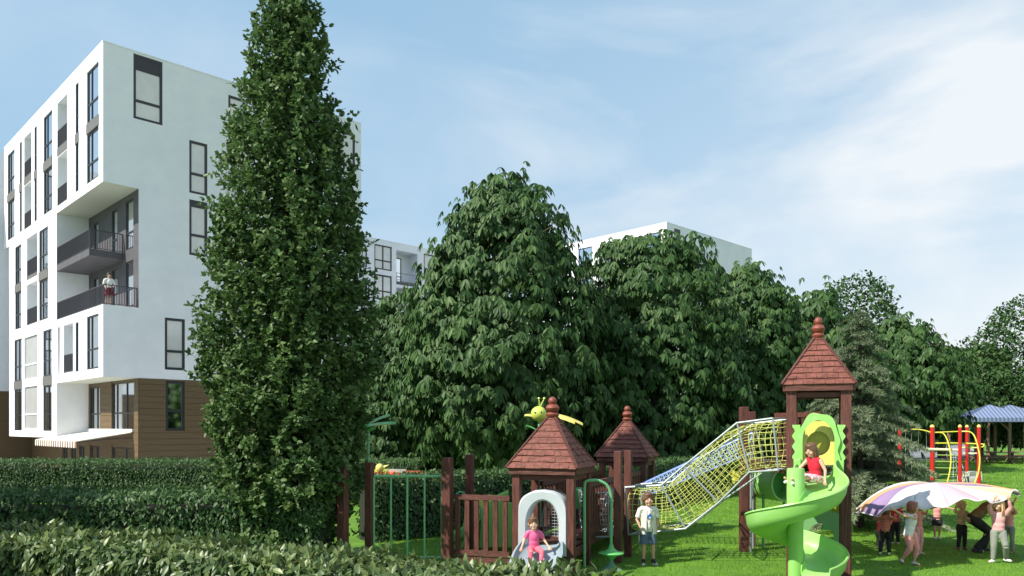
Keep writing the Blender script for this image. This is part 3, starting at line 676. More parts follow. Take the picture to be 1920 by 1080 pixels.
bushy('tall_tree', 'leafy tree standing low behind the yellow climbing rails', 1735, 112, 11.5, [(1.5,3.6),(4,5.4),(8,4.6),(10.5,2.5),(11.6,.3)], 7000, .5, GF, 85)
# far belt of woods that closes the view; nobody could count it
def belt():
    r_ = np.random.default_rng(9); n = 60000
    X = r_.uniform(-90, 140, n); Yb = 118+8*np.sin(X*.05)+r_.uniform(0, 9, n); h = 5.0+1.6*fbm(X*.11, X*0, X*.07)
    Z = h*np.sqrt(r_.random(n)); P = np.stack([X, Yb, Z], 1); t = np.clip(.35+.25*fbm(X*.3, Z*.4, X*.1)+r_.normal(0, .15, n), 0, 1)
    Nn = np.stack([r_.normal(0, .4, n), -np.ones(n), r_.uniform(0, .8, n)], 1)
    o = np_mesh('far_woods', [leaf_batch(leaf_template(.6, .1, .1, 1), P, r_.normal(0, 1, P.shape), Nn+r_.normal(0, .5, P.shape), .9*r_.uniform(.7, 1.3, n), t)], LEAF_FAR)
    tag(o, 'dark belt of far woods closing the view behind the lawn', 'woods', kind='stuff')
belt()

# the tall column of small leaves
def column_tree():
    X, Y = gx(543, 13.6), 13.6
    root = thing('column_tree', 'tall narrow column of small round leaves in front of the large white block', 'tree', (X, Y, 0))
    pf = prof([(.35, .75), (.9, .95), (1.9, 1.12), (3.3, 1.24), (4.3, 1.20), (5.2, 1.14), (6.1, .98), (7.05, .84), (8.0, .68), (8.9, .50), (9.4, .38), (9.85, .26), (10.2, .12), (10.5, .03)])
    limbs(root, None, 10.6, .16, pf, n=22, bark=BARKD)
    r_ = np.random.default_rng(5)
    P0, N0 = crown_points(1500, pf, .35, 10.7, (.80, 1.02), .20, 17)
    # upward shoots standing out of the crown, each set with rosettes of leaves
    sd = unit(N0*np.array([1, 1, .2])*.62+np.array([0, 0, .78])+r_.normal(0, .28, N0.shape)); sl_ = r_.uniform(.18, .52, len(P0))*np.clip(1.3-(P0[:, 2]-6.5)*.22, .35, 1)
    Ps, Ns, Ts = [], [], []
    ct0 = np.clip(.45+.28*fbm(P0[:,0]*2.6, P0[:,1]*2.6, P0[:,2]*2.2)+r_.normal(0, .16, len(P0)), 0, 1)
    for k in range(9):
        u = (k+r_.random(len(P0)))/9; q = P0+sd*(sl_*u)[:, None]+r_.normal(0, .045, P0.shape); Ps.append(q); Ns.append(unit(N0+sd)); Ts.append(np.clip(ct0+.12*u, 0, 1))
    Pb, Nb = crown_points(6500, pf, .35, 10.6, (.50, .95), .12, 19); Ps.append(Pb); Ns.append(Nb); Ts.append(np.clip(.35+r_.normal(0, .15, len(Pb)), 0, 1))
    P = np.concatenate(Ps); Nn = np.concatenate(Ns); ct = np.concatenate(Ts)
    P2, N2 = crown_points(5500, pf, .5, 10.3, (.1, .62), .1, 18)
    tm = leaf_template(.60, .14, .12, 2); bat = []
    shoot = Nn*.6+np.array([0, 0, .6])+r_.normal(0, .3, Nn.shape)
    for k in range(4):
        ax = shoot*.55+unit(r_.normal(0, 1, P.shape))*.9
        bat.append(leaf_batch(tm, P, ax, shoot+r_.normal(0, .35, P.shape), .092*r_.uniform(.65, 1.25, len(P)), np.clip(ct+r_.normal(0, .1, len(P)), 0, 1)))
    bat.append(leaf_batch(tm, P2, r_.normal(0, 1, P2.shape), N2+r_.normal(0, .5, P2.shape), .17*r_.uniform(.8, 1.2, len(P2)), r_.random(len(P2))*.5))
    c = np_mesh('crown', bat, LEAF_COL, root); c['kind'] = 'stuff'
column_tree()

# spruce with drooping boughs
def spruce():
    X, Y = gx(1612, 18.6), 18.6; root = thing('spruce_tree', 'grey-green spruce with drooping boughs right behind the tall tower', 'tree', (X, Y, 0))
    mb = MB(); mb.tube([(0,0,0),(0,0,2.6),(.02,0,5.2)], [.11,.07,.01], 8); mb.build('trunk', BARKD, root, smooth=True)
    r_ = np.random.default_rng(8); Ps = []; As = []; Ns = []; Sz = []; boughs = MB()
    tiers = 30
    for i in range(tiers):
        t = i/(tiers-1); z = .35+t*4.75; reach = 1.72*(1-t)**.70+.05; nb_ = int(9-3*t)
        for b_ in range(nb_):
            a = r_.random()*6.28; rc = reach*r_.uniform(.7, 1.22)
            d = np.array([math.cos(a), math.sin(a), 0.]); sd = np.array([-d[1], d[0], 0.])
            pts = []
            for u in np.linspace(0, 1, 6): pts.append(d*rc*u+np.array([0, 0, z+.10*rc*math.sin(u*3.0)-.26*rc*u*u+.06*rc*u**6]))
            boughs.tube(pts, [.016*(1-u)+.004 for u in np.linspace(0, 1, 6)], 4)
            m = int(70*rc/1.2)+12
            u = r_.uniform(.12, 1.02, m); base = np.array([np.interp(u, np.linspace(0, 1, 6), [p[c] for p in pts]) for c in range(3)]).T
            sgn = r_.choice([-1, 1], m)[:, None]; ln = (.34*(1-u*.6)*r_.uniform(.5, 1.2, m)*(.45+.55*reach/1.5))[:, None]
            ax = unit(sd*sgn*.9+d*.7+np.array([0, 0, -.28])+r_.normal(0, .16, (m, 3)))
            for s_ in np.linspace(.15, 1, 4):                  # needle tufts along each side twig
                q = base+ax*ln*s_
                for q_ in range(4):
                    Ps.append(q); As.append(ax*.8+r_.normal(0, .5, (m, 3))); Ns.append(np.tile([0, 0, 1.], (m, 1))+r_.normal(0, .5, (m, 3))); Sz.append(np.full(m, .085)*r_.uniform(.7, 1.3, m))
    boughs.build('boughs', BARKD, root)['kind'] = 'stuff'
    P = np.concatenate(Ps); A = np.concatenate(As); Nn = np.concatenate(Ns); S = np.concatenate(Sz)
    tm = (np.array([(-.08, 0, 0), (.08, 0, 0), (0, 1, -.1)], float), np.array([(0, 1, 2)]))
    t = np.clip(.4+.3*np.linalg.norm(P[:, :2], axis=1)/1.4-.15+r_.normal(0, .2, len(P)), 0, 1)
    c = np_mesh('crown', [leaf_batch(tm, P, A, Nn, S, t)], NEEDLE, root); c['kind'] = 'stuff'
spruce()

# off to the left, out of the picture: the trees that shade the hedges
for i, (x, y, h) in enumerate(((-14.8, 10.2, 9.8), (-17.0, 15.5, 9.0), (-10.6, 6.6, 6.0))):
    root = thing('shade_tree', ['broad tree beyond the left edge of the photo that shades the hedges', 'second broad tree beyond the left edge, further from the viewer', 'smaller tree beyond the left edge, nearest the viewer'][i], 'tree', (x, y, 0), 0, 'trees left of the hedges')
    p = prof([(1, 1.0), (2.5, 2.4), (h*.5, 3.0), (h*.8, 2.2), (h, .3)]); limbs(root, None, h, .22, p, bark=BARKD); r_ = np.random.default_rng(90+i)
    P, Nn = crown_points(4200, p, 1.2, h, (.45, 1.05), .2, 90+i)
    o = np_mesh('crown', [leaf_batch(leaf_template(.6, .1, .1, 1), P, r_.normal(0, 1, P.shape), Nn+r_.normal(0, .6, P.shape), .34*r_.uniform(.7, 1.3, len(P)), r_.random(len(P)))], LEAF_FAR, root); o['kind'] = 'stuff'

def hedge(label, pts, h, th, dens, ll, material, seed, single=0, w=.42, tone=0.0, upright=0.0, roundy=.12, rough=.05):
    """clipped hedge along a polyline: dark twiggy core and leaves over both faces and the top"""
    p0 = Vector((*pts[0], 0)); root = thing('hedge', label, 'hedge', p0, 0, 'clipped hedges round the playground')
    r_ = np.random.default_rng(seed); core = MB(); PP = []; NN = []
    for (a, b) in zip(pts, pts[1:]):
        a = np.array([*a, 0.])-np.array(p0); b = np.array([*b, 0.])-np.array(p0); d = b-a; Ln = np.linalg.norm(d); d /= Ln; nrm = np.array([d[1], -d[0], 0.])
        g0 = 0
        c0 = a-d*.0; cs = []
        tt = th-.30
        for q in (a, b):
            for sx, z in ((-1, 0), (1, 0), (1, h-.24), (-1, h-.24)): cs.append(q+nrm*sx*tt/2+np.array([0, 0, z]))
        core.add(cs, [(0,1,2,3),(7,6,5,4),(0,4,5,1),(1,5,6,2),(2,6,7,3),(3,7,4,0)])
        per = 2*h+th; n = int(dens*Ln*per); s_ = r_.random(n)*per; u = r_.random(n)*Ln
        side = np.where(s_ < h, 1, np.where(s_ < 2*h, -1, 0))
        z = np.where(side == 1, s_, np.where(side == -1, s_-h, h)); off = np.where(side != 0, side*th/2, (s_-2*h)-th/2)
        wob = rough*fbm(u*1.8+seed, z*2.5, off*2)+rough*.8*fbm(u*6, z*7, off*5)
        depth = -np.abs(r_.normal(0, .05, n))
        nx_ = np.where(side != 0, side, off/(th/2)*.35); nz = np.where(side != 0, np.clip((z-h+.2)/.2, 0, 1)*.7, 1.0)
        Nn = unit(nrm[None]*nx_[:, None]+np.array([0, 0, 1.])[None]*nz[:, None])
        P = a[None]+d[None]*u[:, None]+nrm[None]*off[:, None]+np.array([0, 0, 1.])[None]*z[:, None]+Nn*(wob+depth)[:, None]
        k = P[:, 2] > .02; PP.append(P[k]); NN.append(Nn[k])
    core.build('twigs', CORE, root)
    P = np.concatenate(PP); Nn = np.concatenate(NN); n = len(P)
    tm = leaf_template(w, .18, .10, 3 if ll > .09 else 1)
    up = Nn[:, 2] > .8
    ax = Nn*.35+np.array([0, 0, -.75])+r_.normal(0, .45, P.shape)
    ax[up] = (np.array([0, 0, .55])+r_.normal(0, .75, P.shape))[up]
    ax = np.where((r_.random(n) < upright)[:, None], np.array([0, 0, .8])+r_.normal(0, .4, P.shape), ax)
    nm = Nn+np.array([0, 0, .2])+r_.normal(0, .35, P.shape)
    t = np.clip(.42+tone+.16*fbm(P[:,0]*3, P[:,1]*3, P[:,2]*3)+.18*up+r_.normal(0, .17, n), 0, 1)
    S = ll*r_.uniform(.65, 1.25, n)
    if single:
        W = P+np.array(p0); dist = np.linalg.norm(W-np.array([0, 0, CZ]), axis=1); vis = (Nn @ np.array([0, 0, 1.]) > .5) | (Nn[:, 1] < -.3)
        sx = W[:, 0]/W[:, 1]; vis &= (np.abs(sx) < .64)
        row = HY+(CZ-W[:, 2])/W[:, 1]*F; vis &= (row < 1090) & (S > ll*.9)
        cand = np.where(vis)[0]; cand = cand[np.argsort(dist[cand])]; cand = cand[:single*6]; idx = r_.choice(cand, min(single, len(cand)), replace=False)
        P1 = P[idx]+Nn[idx]*.03
        single_leaves(root, tm, material, P1, ax[idx], nm[idx], S[idx], t[idx])
        keep = np.ones(n, bool); keep[idx] = False; P, ax, nm, S, t = P[keep], ax[keep], nm[keep], S[keep], t[keep]
    o = np_mesh('leaves', [leaf_batch(tm, P, ax, nm, S, t)], material, root); o['kind'] = 'stuff'
    return root
# front hedge, runs from the left edge towards the lower right
hedge('front laurel hedge with large pale leaves, nearest the viewer', [(-7.2, 9.4), (-3.0, 7.55), (.3, 5.9), (.95, 5.5)], 1.23, .95, 1250, .100, LEAF_HEDGE, 101, single=290, tone=.0, upright=.12, rough=.08)
hedge('dark middle hedge between the front laurel hedge and the far hedge', [(-10.5, 13.2), (-3.2, 13.4)], 1.27, 1.3, 700, .095, LEAF_HEDGE2, 103, tone=.0, upright=.1, rough=.07)
hedge('long dark far hedge of tiny leaves in front of the white block', [(-19, 25.0), (-3.0, 25.6)], 1.32, 1.4, 900, .080, LEAF_HEDGE2, 105, rough=.05)
hedge('hedge behind the playground, running back from the swing frame past both pointed roofs', [(-3.1, 16.4), (1.2, 19.4), (7.5, 28.0)], 1.36, .8, 700, .095, LEAF_HEDGE2, 107, rough=.05)

def shrub(label, x, y, r, h, n, ll, seed, m=LEAF_HEDGE2):
    root = thing('shrub', label, 'shrub', (x, y, float(ground_z(x, y))), 0, 'shrubs behind the playground'); p = prof([(0, r*.7), (h*.35, r), (h*.8, r*.75), (h, r*.15)])
    mb = MB()
    for k in range(6):
        a = k*1.05; mb.tube([(0,0,0),(math.cos(a)*r*.3,math.sin(a)*r*.3,h*.5),(math.cos(a)*r*.6,math.sin(a)*r*.6,h*.85)], [.03,.02,.006], 5)
    mb.build('stems', BARKD, root); r_ = np.random.default_rng(seed)
    P, Nn = crown_points(n, p, .05, h, (.3, 1.08), .25, seed)
    o = np_mesh('foliage', [leaf_batch(leaf_template(.4, .15, .1, 1), P, Nn*.4+np.array([0, 0, .4])+r_.normal(0, .6, P.shape), Nn+r_.normal(0, .5, P.shape), ll*r_.uniform(.7, 1.3, len(P)), np.clip(.45+r_.normal(0, .2, len(P)), 0, 1))], m, root); o['kind'] = 'stuff'
for i, (px, Y, r, h, lab) in enumerate(((862, 33.5, 1.5, 2.4, 'teal-green shrub behind the hedge under the big chestnut'), (1035, 23.5, .8, 1.7, 'yellow-green shrub behind the nearest pointed roof'), (1290, 36, 1.3, 2.0, 'shrub behind the hedge beside the parked blue-grey car'),
        (1180, 37.0, 1.4, 2.4, 'dark shrub behind the farther pointed roof'), (1390, 40.0, 1.8, 2.3, 'dark shrub seen through the top of the net tunnel'), (945, 37, 1.7, 2.6, 'dark shrub behind the trunk of the big chestnut'))):
    shrub(lab, gx(px, Y), Y, r, h, 1800, .14, 200+i, LEAF_CH if i == 1 else LEAF_HEDGE2)
LEAF_Y = mat('pale_shrub_leaf', (0.15, 0.2, 0.06), 0.5, tint=[(0.05, 0.09, 0.03), (0.12, 0.17, 0.06), (0.24, 0.28, 0.11)], translucent=0.25)
for i, px in enumerate((1688, 1722, 1762, 1800, 1838, 1880, 1915, 1660)):
    Y = 101+(i % 3); shrub(['pale shrub at the far edge of the paved yard, ' + s for s in ('behind the leftmost red post', 'left of the thick red post', 'right of the thick red post', 'left of the tents', 'under the front tent', 'behind the wooden tent posts', 'at the right edge', 'half hidden by the spruce')][i], gx(px, Y), Y, 2.2, 2.3, 1100, .32, 230+i, LEAF_Y)
# ------------------------------------------------------------------ playground
TH = R(21.0); CT, ST = math.cos(TH), math.sin(TH)
WOOD = mat('red_brown_timber', (0.045, 0.012, 0.009), 0.62, col2=(0.165, 0.054, 0.038), scale=7, stretch=(7, 7, .5), bump=0.8, bscale=12, detail=8)
WOODH = mat('red_brown_timber_rail', (0.050, 0.014, 0.010), 0.62, col2=(0.15, 0.048, 0.034), scale=5, stretch=(.6, 6, 6), bump=0.5, bscale=12, detail=8)
ROOFW = mat('roof_shingle_wood', (0.080, 0.020, 0.013), 0.7, col2=(0.24, 0.078, 0.054), scale=7, stretch=(1.0, 1.0, 5), bump=0.7, bscale=16, detail=8)
LIME = mat('lime_plastic', (0.26, 0.55, 0.13), 0.38, spec=0.4, wear=((0.42, 0.60, 0.32), 2.2, .55), bump=.08, bscale=25)
GREENP = mat('green_plastic', (0.11, 0.42, 0.11), 0.35, wear=((0.16, 0.42, 0.16), 4, .3))
YEL = mat('yellow_plastic', (0.72, 0.62, 0.16), 0.35)
YELS = mat('dark_yellow_plastic', (0.42, 0.40, 0.05), 0.35)
GREYP = mat('grey_plastic', (0.56, 0.60, 0.63), 0.4, col2=(0.50, 0.55, 0.59), scale=2)
BLUEG = mat('blue_grey_plastic', (0.27, 0.34, 0.39), 0.4)
GTUBE = mat('green_painted_tube', (0.16, 0.42, 0.20), 0.35)
ZINC = mat('galvanised_tube', (0.30, 0.35, 0.35), 0.42, metal=.35)
ROPEY = mat('yellow_green_rope', (0.46, 0.50, 0.12), 0.7)
ROPEG = mat('grey_rope', (0.42, 0.48, 0.50), 0.7)
ROPEB = mat('pale_blue_rope', (0.30, 0.40, 0.55), 0.7)
BLUET = mat('blue_tube', (0.08, 0.17, 0.48), 0.4)
REDP = mat('red_post', (0.52, 0.02, 0.02), 0.3)
YTUBE = mat('yellow_tube', (0.72, 0.66, 0.08), 0.35)
CREAM = mat('cream_paint', (0.68, 0.66, 0.48), 0.5)
def post(name_label, px, Y, top, wd=.14, rz=-TH, root=None, name='timber_post'):
    X = gx(px, Y)
    if root is None:
        b = MB(); b.cbox(-wd/2, wd/2, -wd/2, wd/2, -.1, top, .008); o = b.build(name, WOOD); o.location = (X, Y, 0); o.rotation_euler = (0, 0, rz); return tag(o, name_label, 'post', 'dark timber posts of the playground')
def tube_obj(name, pts, r, m, root=None, n=8, closed=False):
    b = MB(); b.tube(pts, r, n, closed=closed); return b.build(name, m, root, smooth=True)
def smooth_path(pts, k=6):
    pts = [Vector(p) for p in pts]; out_ = []
    for i in range(len(pts)-1):
        p0 = pts[max(i-1, 0)]; p1 = pts[i]; p2 = pts[i+1]; p3 = pts[min(i+2, len(pts)-1)]
        for j in range(k):
            t = j/k; out_.append(.5*((2*p1)+(-p0+p2)*t+(2*p0-5*p1+4*p2-p3)*t*t+(-p0+3*p1-3*p2+p3)*t**3))
    out_.append(pts[-1]); return out_

def pyramid_roof(root, he, ze, za, rows=9, sw=.15):
    """shingles course by course on four hips"""
    rf = MB(); rf.add([(-he,-he,ze),(he,-he,ze),(he,he,ze),(-he,he,ze),(0,0,za)], [(0,1,4),(1,2,4),(2,3,4),(3,0,4),(3,2,1,0)]); roof = rf.build('roof', WOOD, root)
    rnd = random.Random(int(za*100)); H = za-ze
    sl = math.hypot(he, H); nrm_y, nrm_z = -H/sl, he/sl
    for f in range(4):
        ca, sa = math.cos(f*math.pi/2), math.sin(f*math.pi/2)
        for i in range(rows):
            v0 = i/rows; v1 = min((i+1.12)/rows, .995); w0 = he*(1-v0); w1 = he*(1-v1)
            n = max(1, round(2*w0/sw)); cuts = [-w0]
            for k in range(1, n): cuts.append(-w0+2*w0*k/n+rnd.uniform(-.2, .2)*sw)
            cuts.append(w0)
            for a, b_ in zip(cuts, cuts[1:]):
                ta = max(-w1, min(w1, a)); tb = max(-w1, min(w1, b_))
                if tb-ta < .004:
                    m_ = (ta+tb)/2; ta, tb = m_-.002, m_+.002
                g = .0035; lift = rnd.uniform(.020, .034); dv = rnd.uniform(-.004, .004)
                def P(u, v, d):
                    y = -he*(1-v)+nrm_y*d; z = ze+H*v+nrm_z*d
                    return (u*ca-y*sa, u*sa+y*ca, z)
                va = v0+dv-.008
                vs = [P(a+g,va,.001),P(b_-g,va,.001),P(tb,v1,.001),P(ta,v1,.001),P(a+g,va,lift),P(b_-g,va,lift),P(tb,v1,.008),P(ta,v1,.008)]
                m = MB(); m.add(vs, [(3,2,1,0),(4,5,6,7),(0,1,5,4),(1,2,6,5),(2,3,7,6),(3,0,4,7)]); m.build('shingle', ROOFW, roof)
    for sx, sy in ((-1,-1),(1,-1),(1,1),(-1,1)):
        m = MB(); m.bar((sx*(he+.012), sy*(he+.012), ze+.01), (0, 0, za+.02), .045, .04); m.build('hip_board', WOOD, root)
    r = he*.16
    fin = MB(); fin.lathe([(r*.9,0),(r*1.15,.03),(r*1.2,.05),(r*.8,.09),(r*1.1,.11),(r*1.25,.16),(r*.95,.21),(r*.55,.225),(r*.75,.25),(r*.8,.29),(r*.5,.335),(r*.12,.35)], (0,0,za-.07), 20); fin.build('finial', mat('finial_wood', (.20,.05,.03), .5, bump=.3), root, smooth=True)

def tower(label, M, sp, he, ze, za, deck, wd=.13, beams=True):
    root = thing('pointed_roof_tower', label, 'play tower', (M[0], M[1], 0), -TH, 'timber play towers with pointed shingle roofs')
    for sx in (-1, 1):
        for sy in (-1, 1):
            b = MB(); b.cbox(sx*sp-wd/2, sx*sp+wd/2, sy*sp-wd/2, sy*sp+wd/2, -.1, ze-.005, .007); b.build('post', WOOD, root)
    for k in range(4):
        b = MB(); q = sp+wd*.5+.02
        if k == 0: b.box(-he+.03, he-.03, -q-.03, -q, ze-.10, ze-.006)
        if k == 1: b.box(-he+.03, he-.03, q, q+.03, ze-.10, ze-.006)
        if k == 2: b.box(-q-.03, -q, -q, q, ze-.10, ze-.006)
        if k == 3: b.box(q, q+.03, -q, q, ze-.10, ze-.006)
        b.build('beam', WOODH, root)
        c = MB()
        z0 = ze-.20
        if k == 0: c.box(-sp+wd/2, sp-wd/2, -sp-.03, -sp+.03, z0, z0+.08)
        if k == 1: c.box(-sp+wd/2, sp-wd/2, sp-.03, sp+.03, z0, z0+.08)
        if k == 2: c.box(-sp-.03, -sp+.03, -sp+wd/2, sp-wd/2, z0, z0+.08)
        if k == 3: c.box(sp-.03, sp+.03, -sp+wd/2, sp-wd/2, z0, z0+.08)
        c.build('beam', WOODH, root)
    pyramid_roof(root, he, ze, za)
    n = 7; w_ = 2*(sp-wd/2)/n
    for i in range(n):
        b = MB(); b.box(-sp+wd/2+i*w_+.004, -sp+wd/2+(i+1)*w_-.004, -sp+.05, sp-.05, deck-.035, deck); b.build('plank', WOOD, root)
    for sy in (-1, 1):
        b = MB(); b.box(-sp+wd/2, sp-wd/2, sy*sp-.035, sy*sp+.035, deck-.16, deck-.04); b.build('joist', WOODH, root)
    for sx in (-1, 1):
        b = MB(); b.box(sx*sp-.035, sx*sp+.035, -sp+wd/2, sp-wd/2, deck-.16, deck-.04); b.build('joist', WOODH, root)
    return root
def slat_rail(root, p, q, z0, z1, n, sw=.06, top=.09, m=WOOD):
    """top rail, bottom rail and single slats between two points of the parent's floor plan"""
    p = Vector((*p, 0)); q = Vector((*q, 0)); up = Vector((0,0,1))
    b = MB(); b.bar(p+up*z1, q+up*z1, .06, top); b.build('top_rail', WOODH, root)
    b = MB(); b.bar(p+up*z0, q+up*z0, .06, top*1.1); b.build('bottom_rail', WOODH, root)
    d = (q-p).normalized(); s = d.cross(up)
    for i in range(n):
        c = p.lerp(q, (i+.5)/n); b = MB()
        vs = [c+d*(a*sw/2)+s*(e*.018)+up*z for z in (z0+top*.5, z1-top*.5) for a, e in ((-1,-1),(1,-1),(1,1),(-1,1))]
        b.add(vs, [(0,3,2,1),(4,5,6,7),(0,1,5,4),(1,2,6,5),(2,3,7,6),(3,0,4,7)]); b.build('slat', m, root)

M1 = (.69, 13.27); M2 = (2.66, 17.97); M3 = (5.03, 12.80)
t1 = tower('nearest small tower with pointed shingle roof and grey arch slide in front', M1, .47, .60, 1.716, 2.63, .42)
t2 = tower('small tower with pointed shingle roof farther back, left of the net tunnel', M2, .47, .60, 1.716, 2.60, .42)
slat_rail(t2, (-.41, -.47), (.41, -.47), .50, 1.05, 8, sw=.075)
slat_rail(t2, (.47, -.41), (.47, .41), .50, 1.05, 7)
slat_rail(t2, (-.47, -.41), (-.47, .41), .50, 1.05, 7)
t3 = tower('tall tower with pointed shingle roof and spiral slide on the right', M3, .405, .53, 3.07, 3.92, 1.62, wd=.155)
slat_rail(t3, (.405, -.33), (.405, .33), 1.72, 2.30, 5)
# bridge from the nearest small tower back to the farther one
br = thing('timber_bridge', 'slatted timber bridge between the two small pointed-roof towers', 'bridge', ((M1[0]+M2[0])/2, (M1[1]+M2[1])/2, 0), -math.atan2(M2[0]-M1[0], M2[1]-M1[1]))
hl = 1.95
for i in range(22):
    y = -hl+2*hl*(i+.5)/22; b = MB(); b.box(-.4, .4, y-.082, y+.082, .40, .435); b.build('plank', WOOD, br)
for s in (-1, 1):
    b = MB(); b.box(s*.36-.03, s*.36+.03, -hl, hl, .28, .395); b.build('beam', WOODH, br)
    slat_rail(br, (s*.43, -hl), (s*.43, hl), .55, 1.38, 24, sw=.07)

# slatted fence left of the nearest tower
fl = thing('slatted_rail', 'dark slatted timber rail between the two tall posts and the grey arch slide', 'railing', (gx(905, 13.5), 13.5, 0), 0)
slat_rail(fl, (gx(850,13.6)-gx(905,13.5), .1), (gx(956,13.25)-gx(905,13.5), -.25), .22, 1.18, 6, sw=.085, top=.085)
b = MB(); b.bar((gx(850,13.6)-gx(905,13.5), .1, .08), (gx(1060,12.9)-gx(905,13.5), -.62, .08), .07, .14); b.build('sill_beam', WOODH, fl)
post('taller square timber post at the right end of the green bar frame', 839, 13.55, 1.86, .165)
post('timber post just right of the green bar frame, topped highest', 881, 13.95, 1.90, .13)
post('timber post half hidden in the column tree leaves', 643, 13.2, 1.72, .15)
post('timber post at the left end of the green bar frame', 693, 13.6, 1.78, .13)
post('dark square post left of the boy, nearest the net tunnel mouth', 1159, 13.75, 1.97, .13)
post('dark square post just left of the net tunnel, second from the boy', 1178, 14.4, 1.96, .13)
# green bar frame
gb = thing('green_bar_frame', 'green painted bar frame with five uprights in front of the hedge', 'climbing frame', (gx(765, 13.6), 13.6, 0))
x0 = gx(701, 13.6)-gx(765, 13.6); x1 = gx(829, 13.6)-gx(765, 13.6)
tube_obj('top_rail', [(x0, 0, 1.535), (x1, 0, 1.535)], .022, GTUBE, gb)
for k, px in enumerate((701, 733, 763.5, 796, 828.5)):
    x = gx(px, 13.6)-gx(765, 13.6); tube_obj('upright', [(x, 0, 0), (x, 0, 1.52)], .02 if k % 2 == 0 else .017, GTUBE, gb)
tube_obj('bottom_rail', [(x0, 0, .12), (x1, 0, .12)], .018, GTUBE, gb)

# ornaments on poles: a bee and a green dragonfly
def ellipsoid(mb, c, r, n=16, rot=None):
    vs = []; fs = []; m = n//2
    for i in range(m+1):
        ph = math.pi*i/m
        for k in range(n):
            a = 2*math.pi*k/n; p = Vector((r[0]*math.sin(ph)*math.cos(a), r[1]*math.sin(ph)*math.sin(a), r[2]*math.cos(ph)))
            if rot: p = rot @ p
            vs.append(p+Vector(c))
    for i in range(m):
        for k in range(n):
            l = (k+1) % n; fs.append((i*n+k, (i+1)*n+k, (i+1)*n+l, i*n+l))
    mb.add(vs, fs)
def wing(mb, root_p, tip, wd, th=.025):
    a = Vector(root_p); b_ = Vector(tip); d = b_-a; s = d.cross(Vector((0,0,1))).normalized(); n = 12; up = Vector((0,0,1)); vs = []; 
    for i in range(n+1):
        t = i/n; w_ = wd*math.sin(math.pi*min(1, t*.93+.07))**.8+.004; c = a+d*t+up*(.10*math.sin(math.pi*t)*d.length*.5)
        vs += [c-s*w_+up*.5*th*0, c+up*th, c+s*w_, c-up*th*.3]
    fs = []
    for i in range(n):
        for k in range(4): fs.append((i*4+k, i*4+(k+1) % 4, i*4+4+(k+1) % 4, i*4+4+k))
    fs += [(3,2,1,0), (n*4, n*4+1, n*4+2, n*4+3)]; mb.add(vs, fs)
BEEG = mat('bee_yellow_green', (.50, .58, .10), .35)
bee = thing('bee_ornament', 'yellow-green bee with two antennae and yellow wings above the nearest pointed roof', 'ornament', (gx(1012, 14.6), 14.6, 0))
def r_at(px, py, Y, ox, oy): p = at(px, py, Y); return (p.x-ox, p.y-oy, p.z)
ox, oy = bee.location.x, bee.location.y
q = lambda px, py, dy=0: r_at(px, py, 14.6+dy, ox, oy)
b = MB(); ellipsoid(b, q(1010, 776), (.15, .15, .145)); b.build('head', BEEG, bee, smooth=True)
for px in (1010.5, 1020.5):
    a_ = MB(); a_.tube([q(1012, 764), q(px, 748)], .012, 6); ellipsoid(a_, q(px, 747), (.025,.025,.022), 8); a_.build('antenna', BEEG, bee, smooth=True)
for e in (q(1003, 773, -.14), q(1015, 773, -.14)):
    b = MB(); ellipsoid(b, e, (.014, .01, .018), 8); b.build('eye', DARKF, bee)
b = MB(); wing(b, q(1006, 782), q(983, 781, .1), .10, .04); b.build('wing', YEL, bee, smooth=True)
b = MB(); wing(b, q(1040, 780, .15), q(1093, 798, .1), .17, .05); b.build('wing', YEL, bee, smooth=True)
b = MB(); wing(b, q(1038, 782, -.1), q(1078, 795, -.25), .13, .045); b.build('wing', YEL, bee, smooth=True)
b = MB(); ellipsoid(b, q(1034, 790, .1), (.24, .13, .12)); b.build('body', YELS, bee, smooth=True)
tube_obj('pole', [(0.02, 0.05, 0), q(1012, 786)], .035, GTUBE, bee)
b = MB(); wing(b, q(1004, 806), q(986, 799), .03); b.build('leaf_shape', GREENP, bee, smooth=True)
df = thing('dragonfly_ornament', 'green ornament with leaf-like wings sticking out right of the column tree', 'ornament', (gx(690, 15.2), 15.2, 0)); ox, oy = df.location.x, df.location.y
q = lambda px, py, dy=0: r_at(px, py, 15.2+dy, ox, oy)
b = MB(); wing(b, q(674, 806), q(743, 795), .15, .05); b.build('wing', GREENP, df, smooth=True)
b = MB(); wing(b, q(692, 796, .2), q(731, 780, .3), .13, .045); b.build('wing', GREENP, df, smooth=True)
b = MB(); ellipsoid(b, q(678, 802), (.28, .09, .09)); b.build('body', GREENP, df, smooth=True)
tube_obj('pole', [(0, 0, 0), q(690, 803)], .035, GTUBE, df)

# grey arch with its slide tongue, in the front of the nearest tower
ar = thing('arch_slide', 'grey moulded arch with blue-grey slide tongue under the nearest pointed roof', 'slide', (M1[0]-ST*.47, M1[1]-CT*.47, 0), -TH*.55)
n = 28
def arch(wx, zt, zb, shoulder):
    P = []
    for i in range(n+1):
        t = i/n
        if t < .25: P.append((-wx, zb+(shoulder-zb)*t/.25))
        elif t > .75: P.append((wx, zb+(shoulder-zb)*(1-t)/.25))
        else:
            a = math.pi*(1-(t-.25)/.5); P.append((wx*math.cos(a), shoulder+(zt-shoulder)*math.sin(a)))
    return P
def outer():
    P = []
    for i in range(n+1):
        t = i/n
        if t < .25: P.append((-.405, .30+(.98-.30)*t/.25))
        elif t > .75: P.append((.405, .30+(.98-.30)*(1-t)/.25))
        else:
            a = math.pi*(1-(t-.25)/.5); c, s = math.cos(a), math.sin(a)
            P.append((.405*math.copysign(abs(c)**.62, c), .98+.345*abs(s)**.72+.035*math.exp(-(c/.35)**2)))
    return P
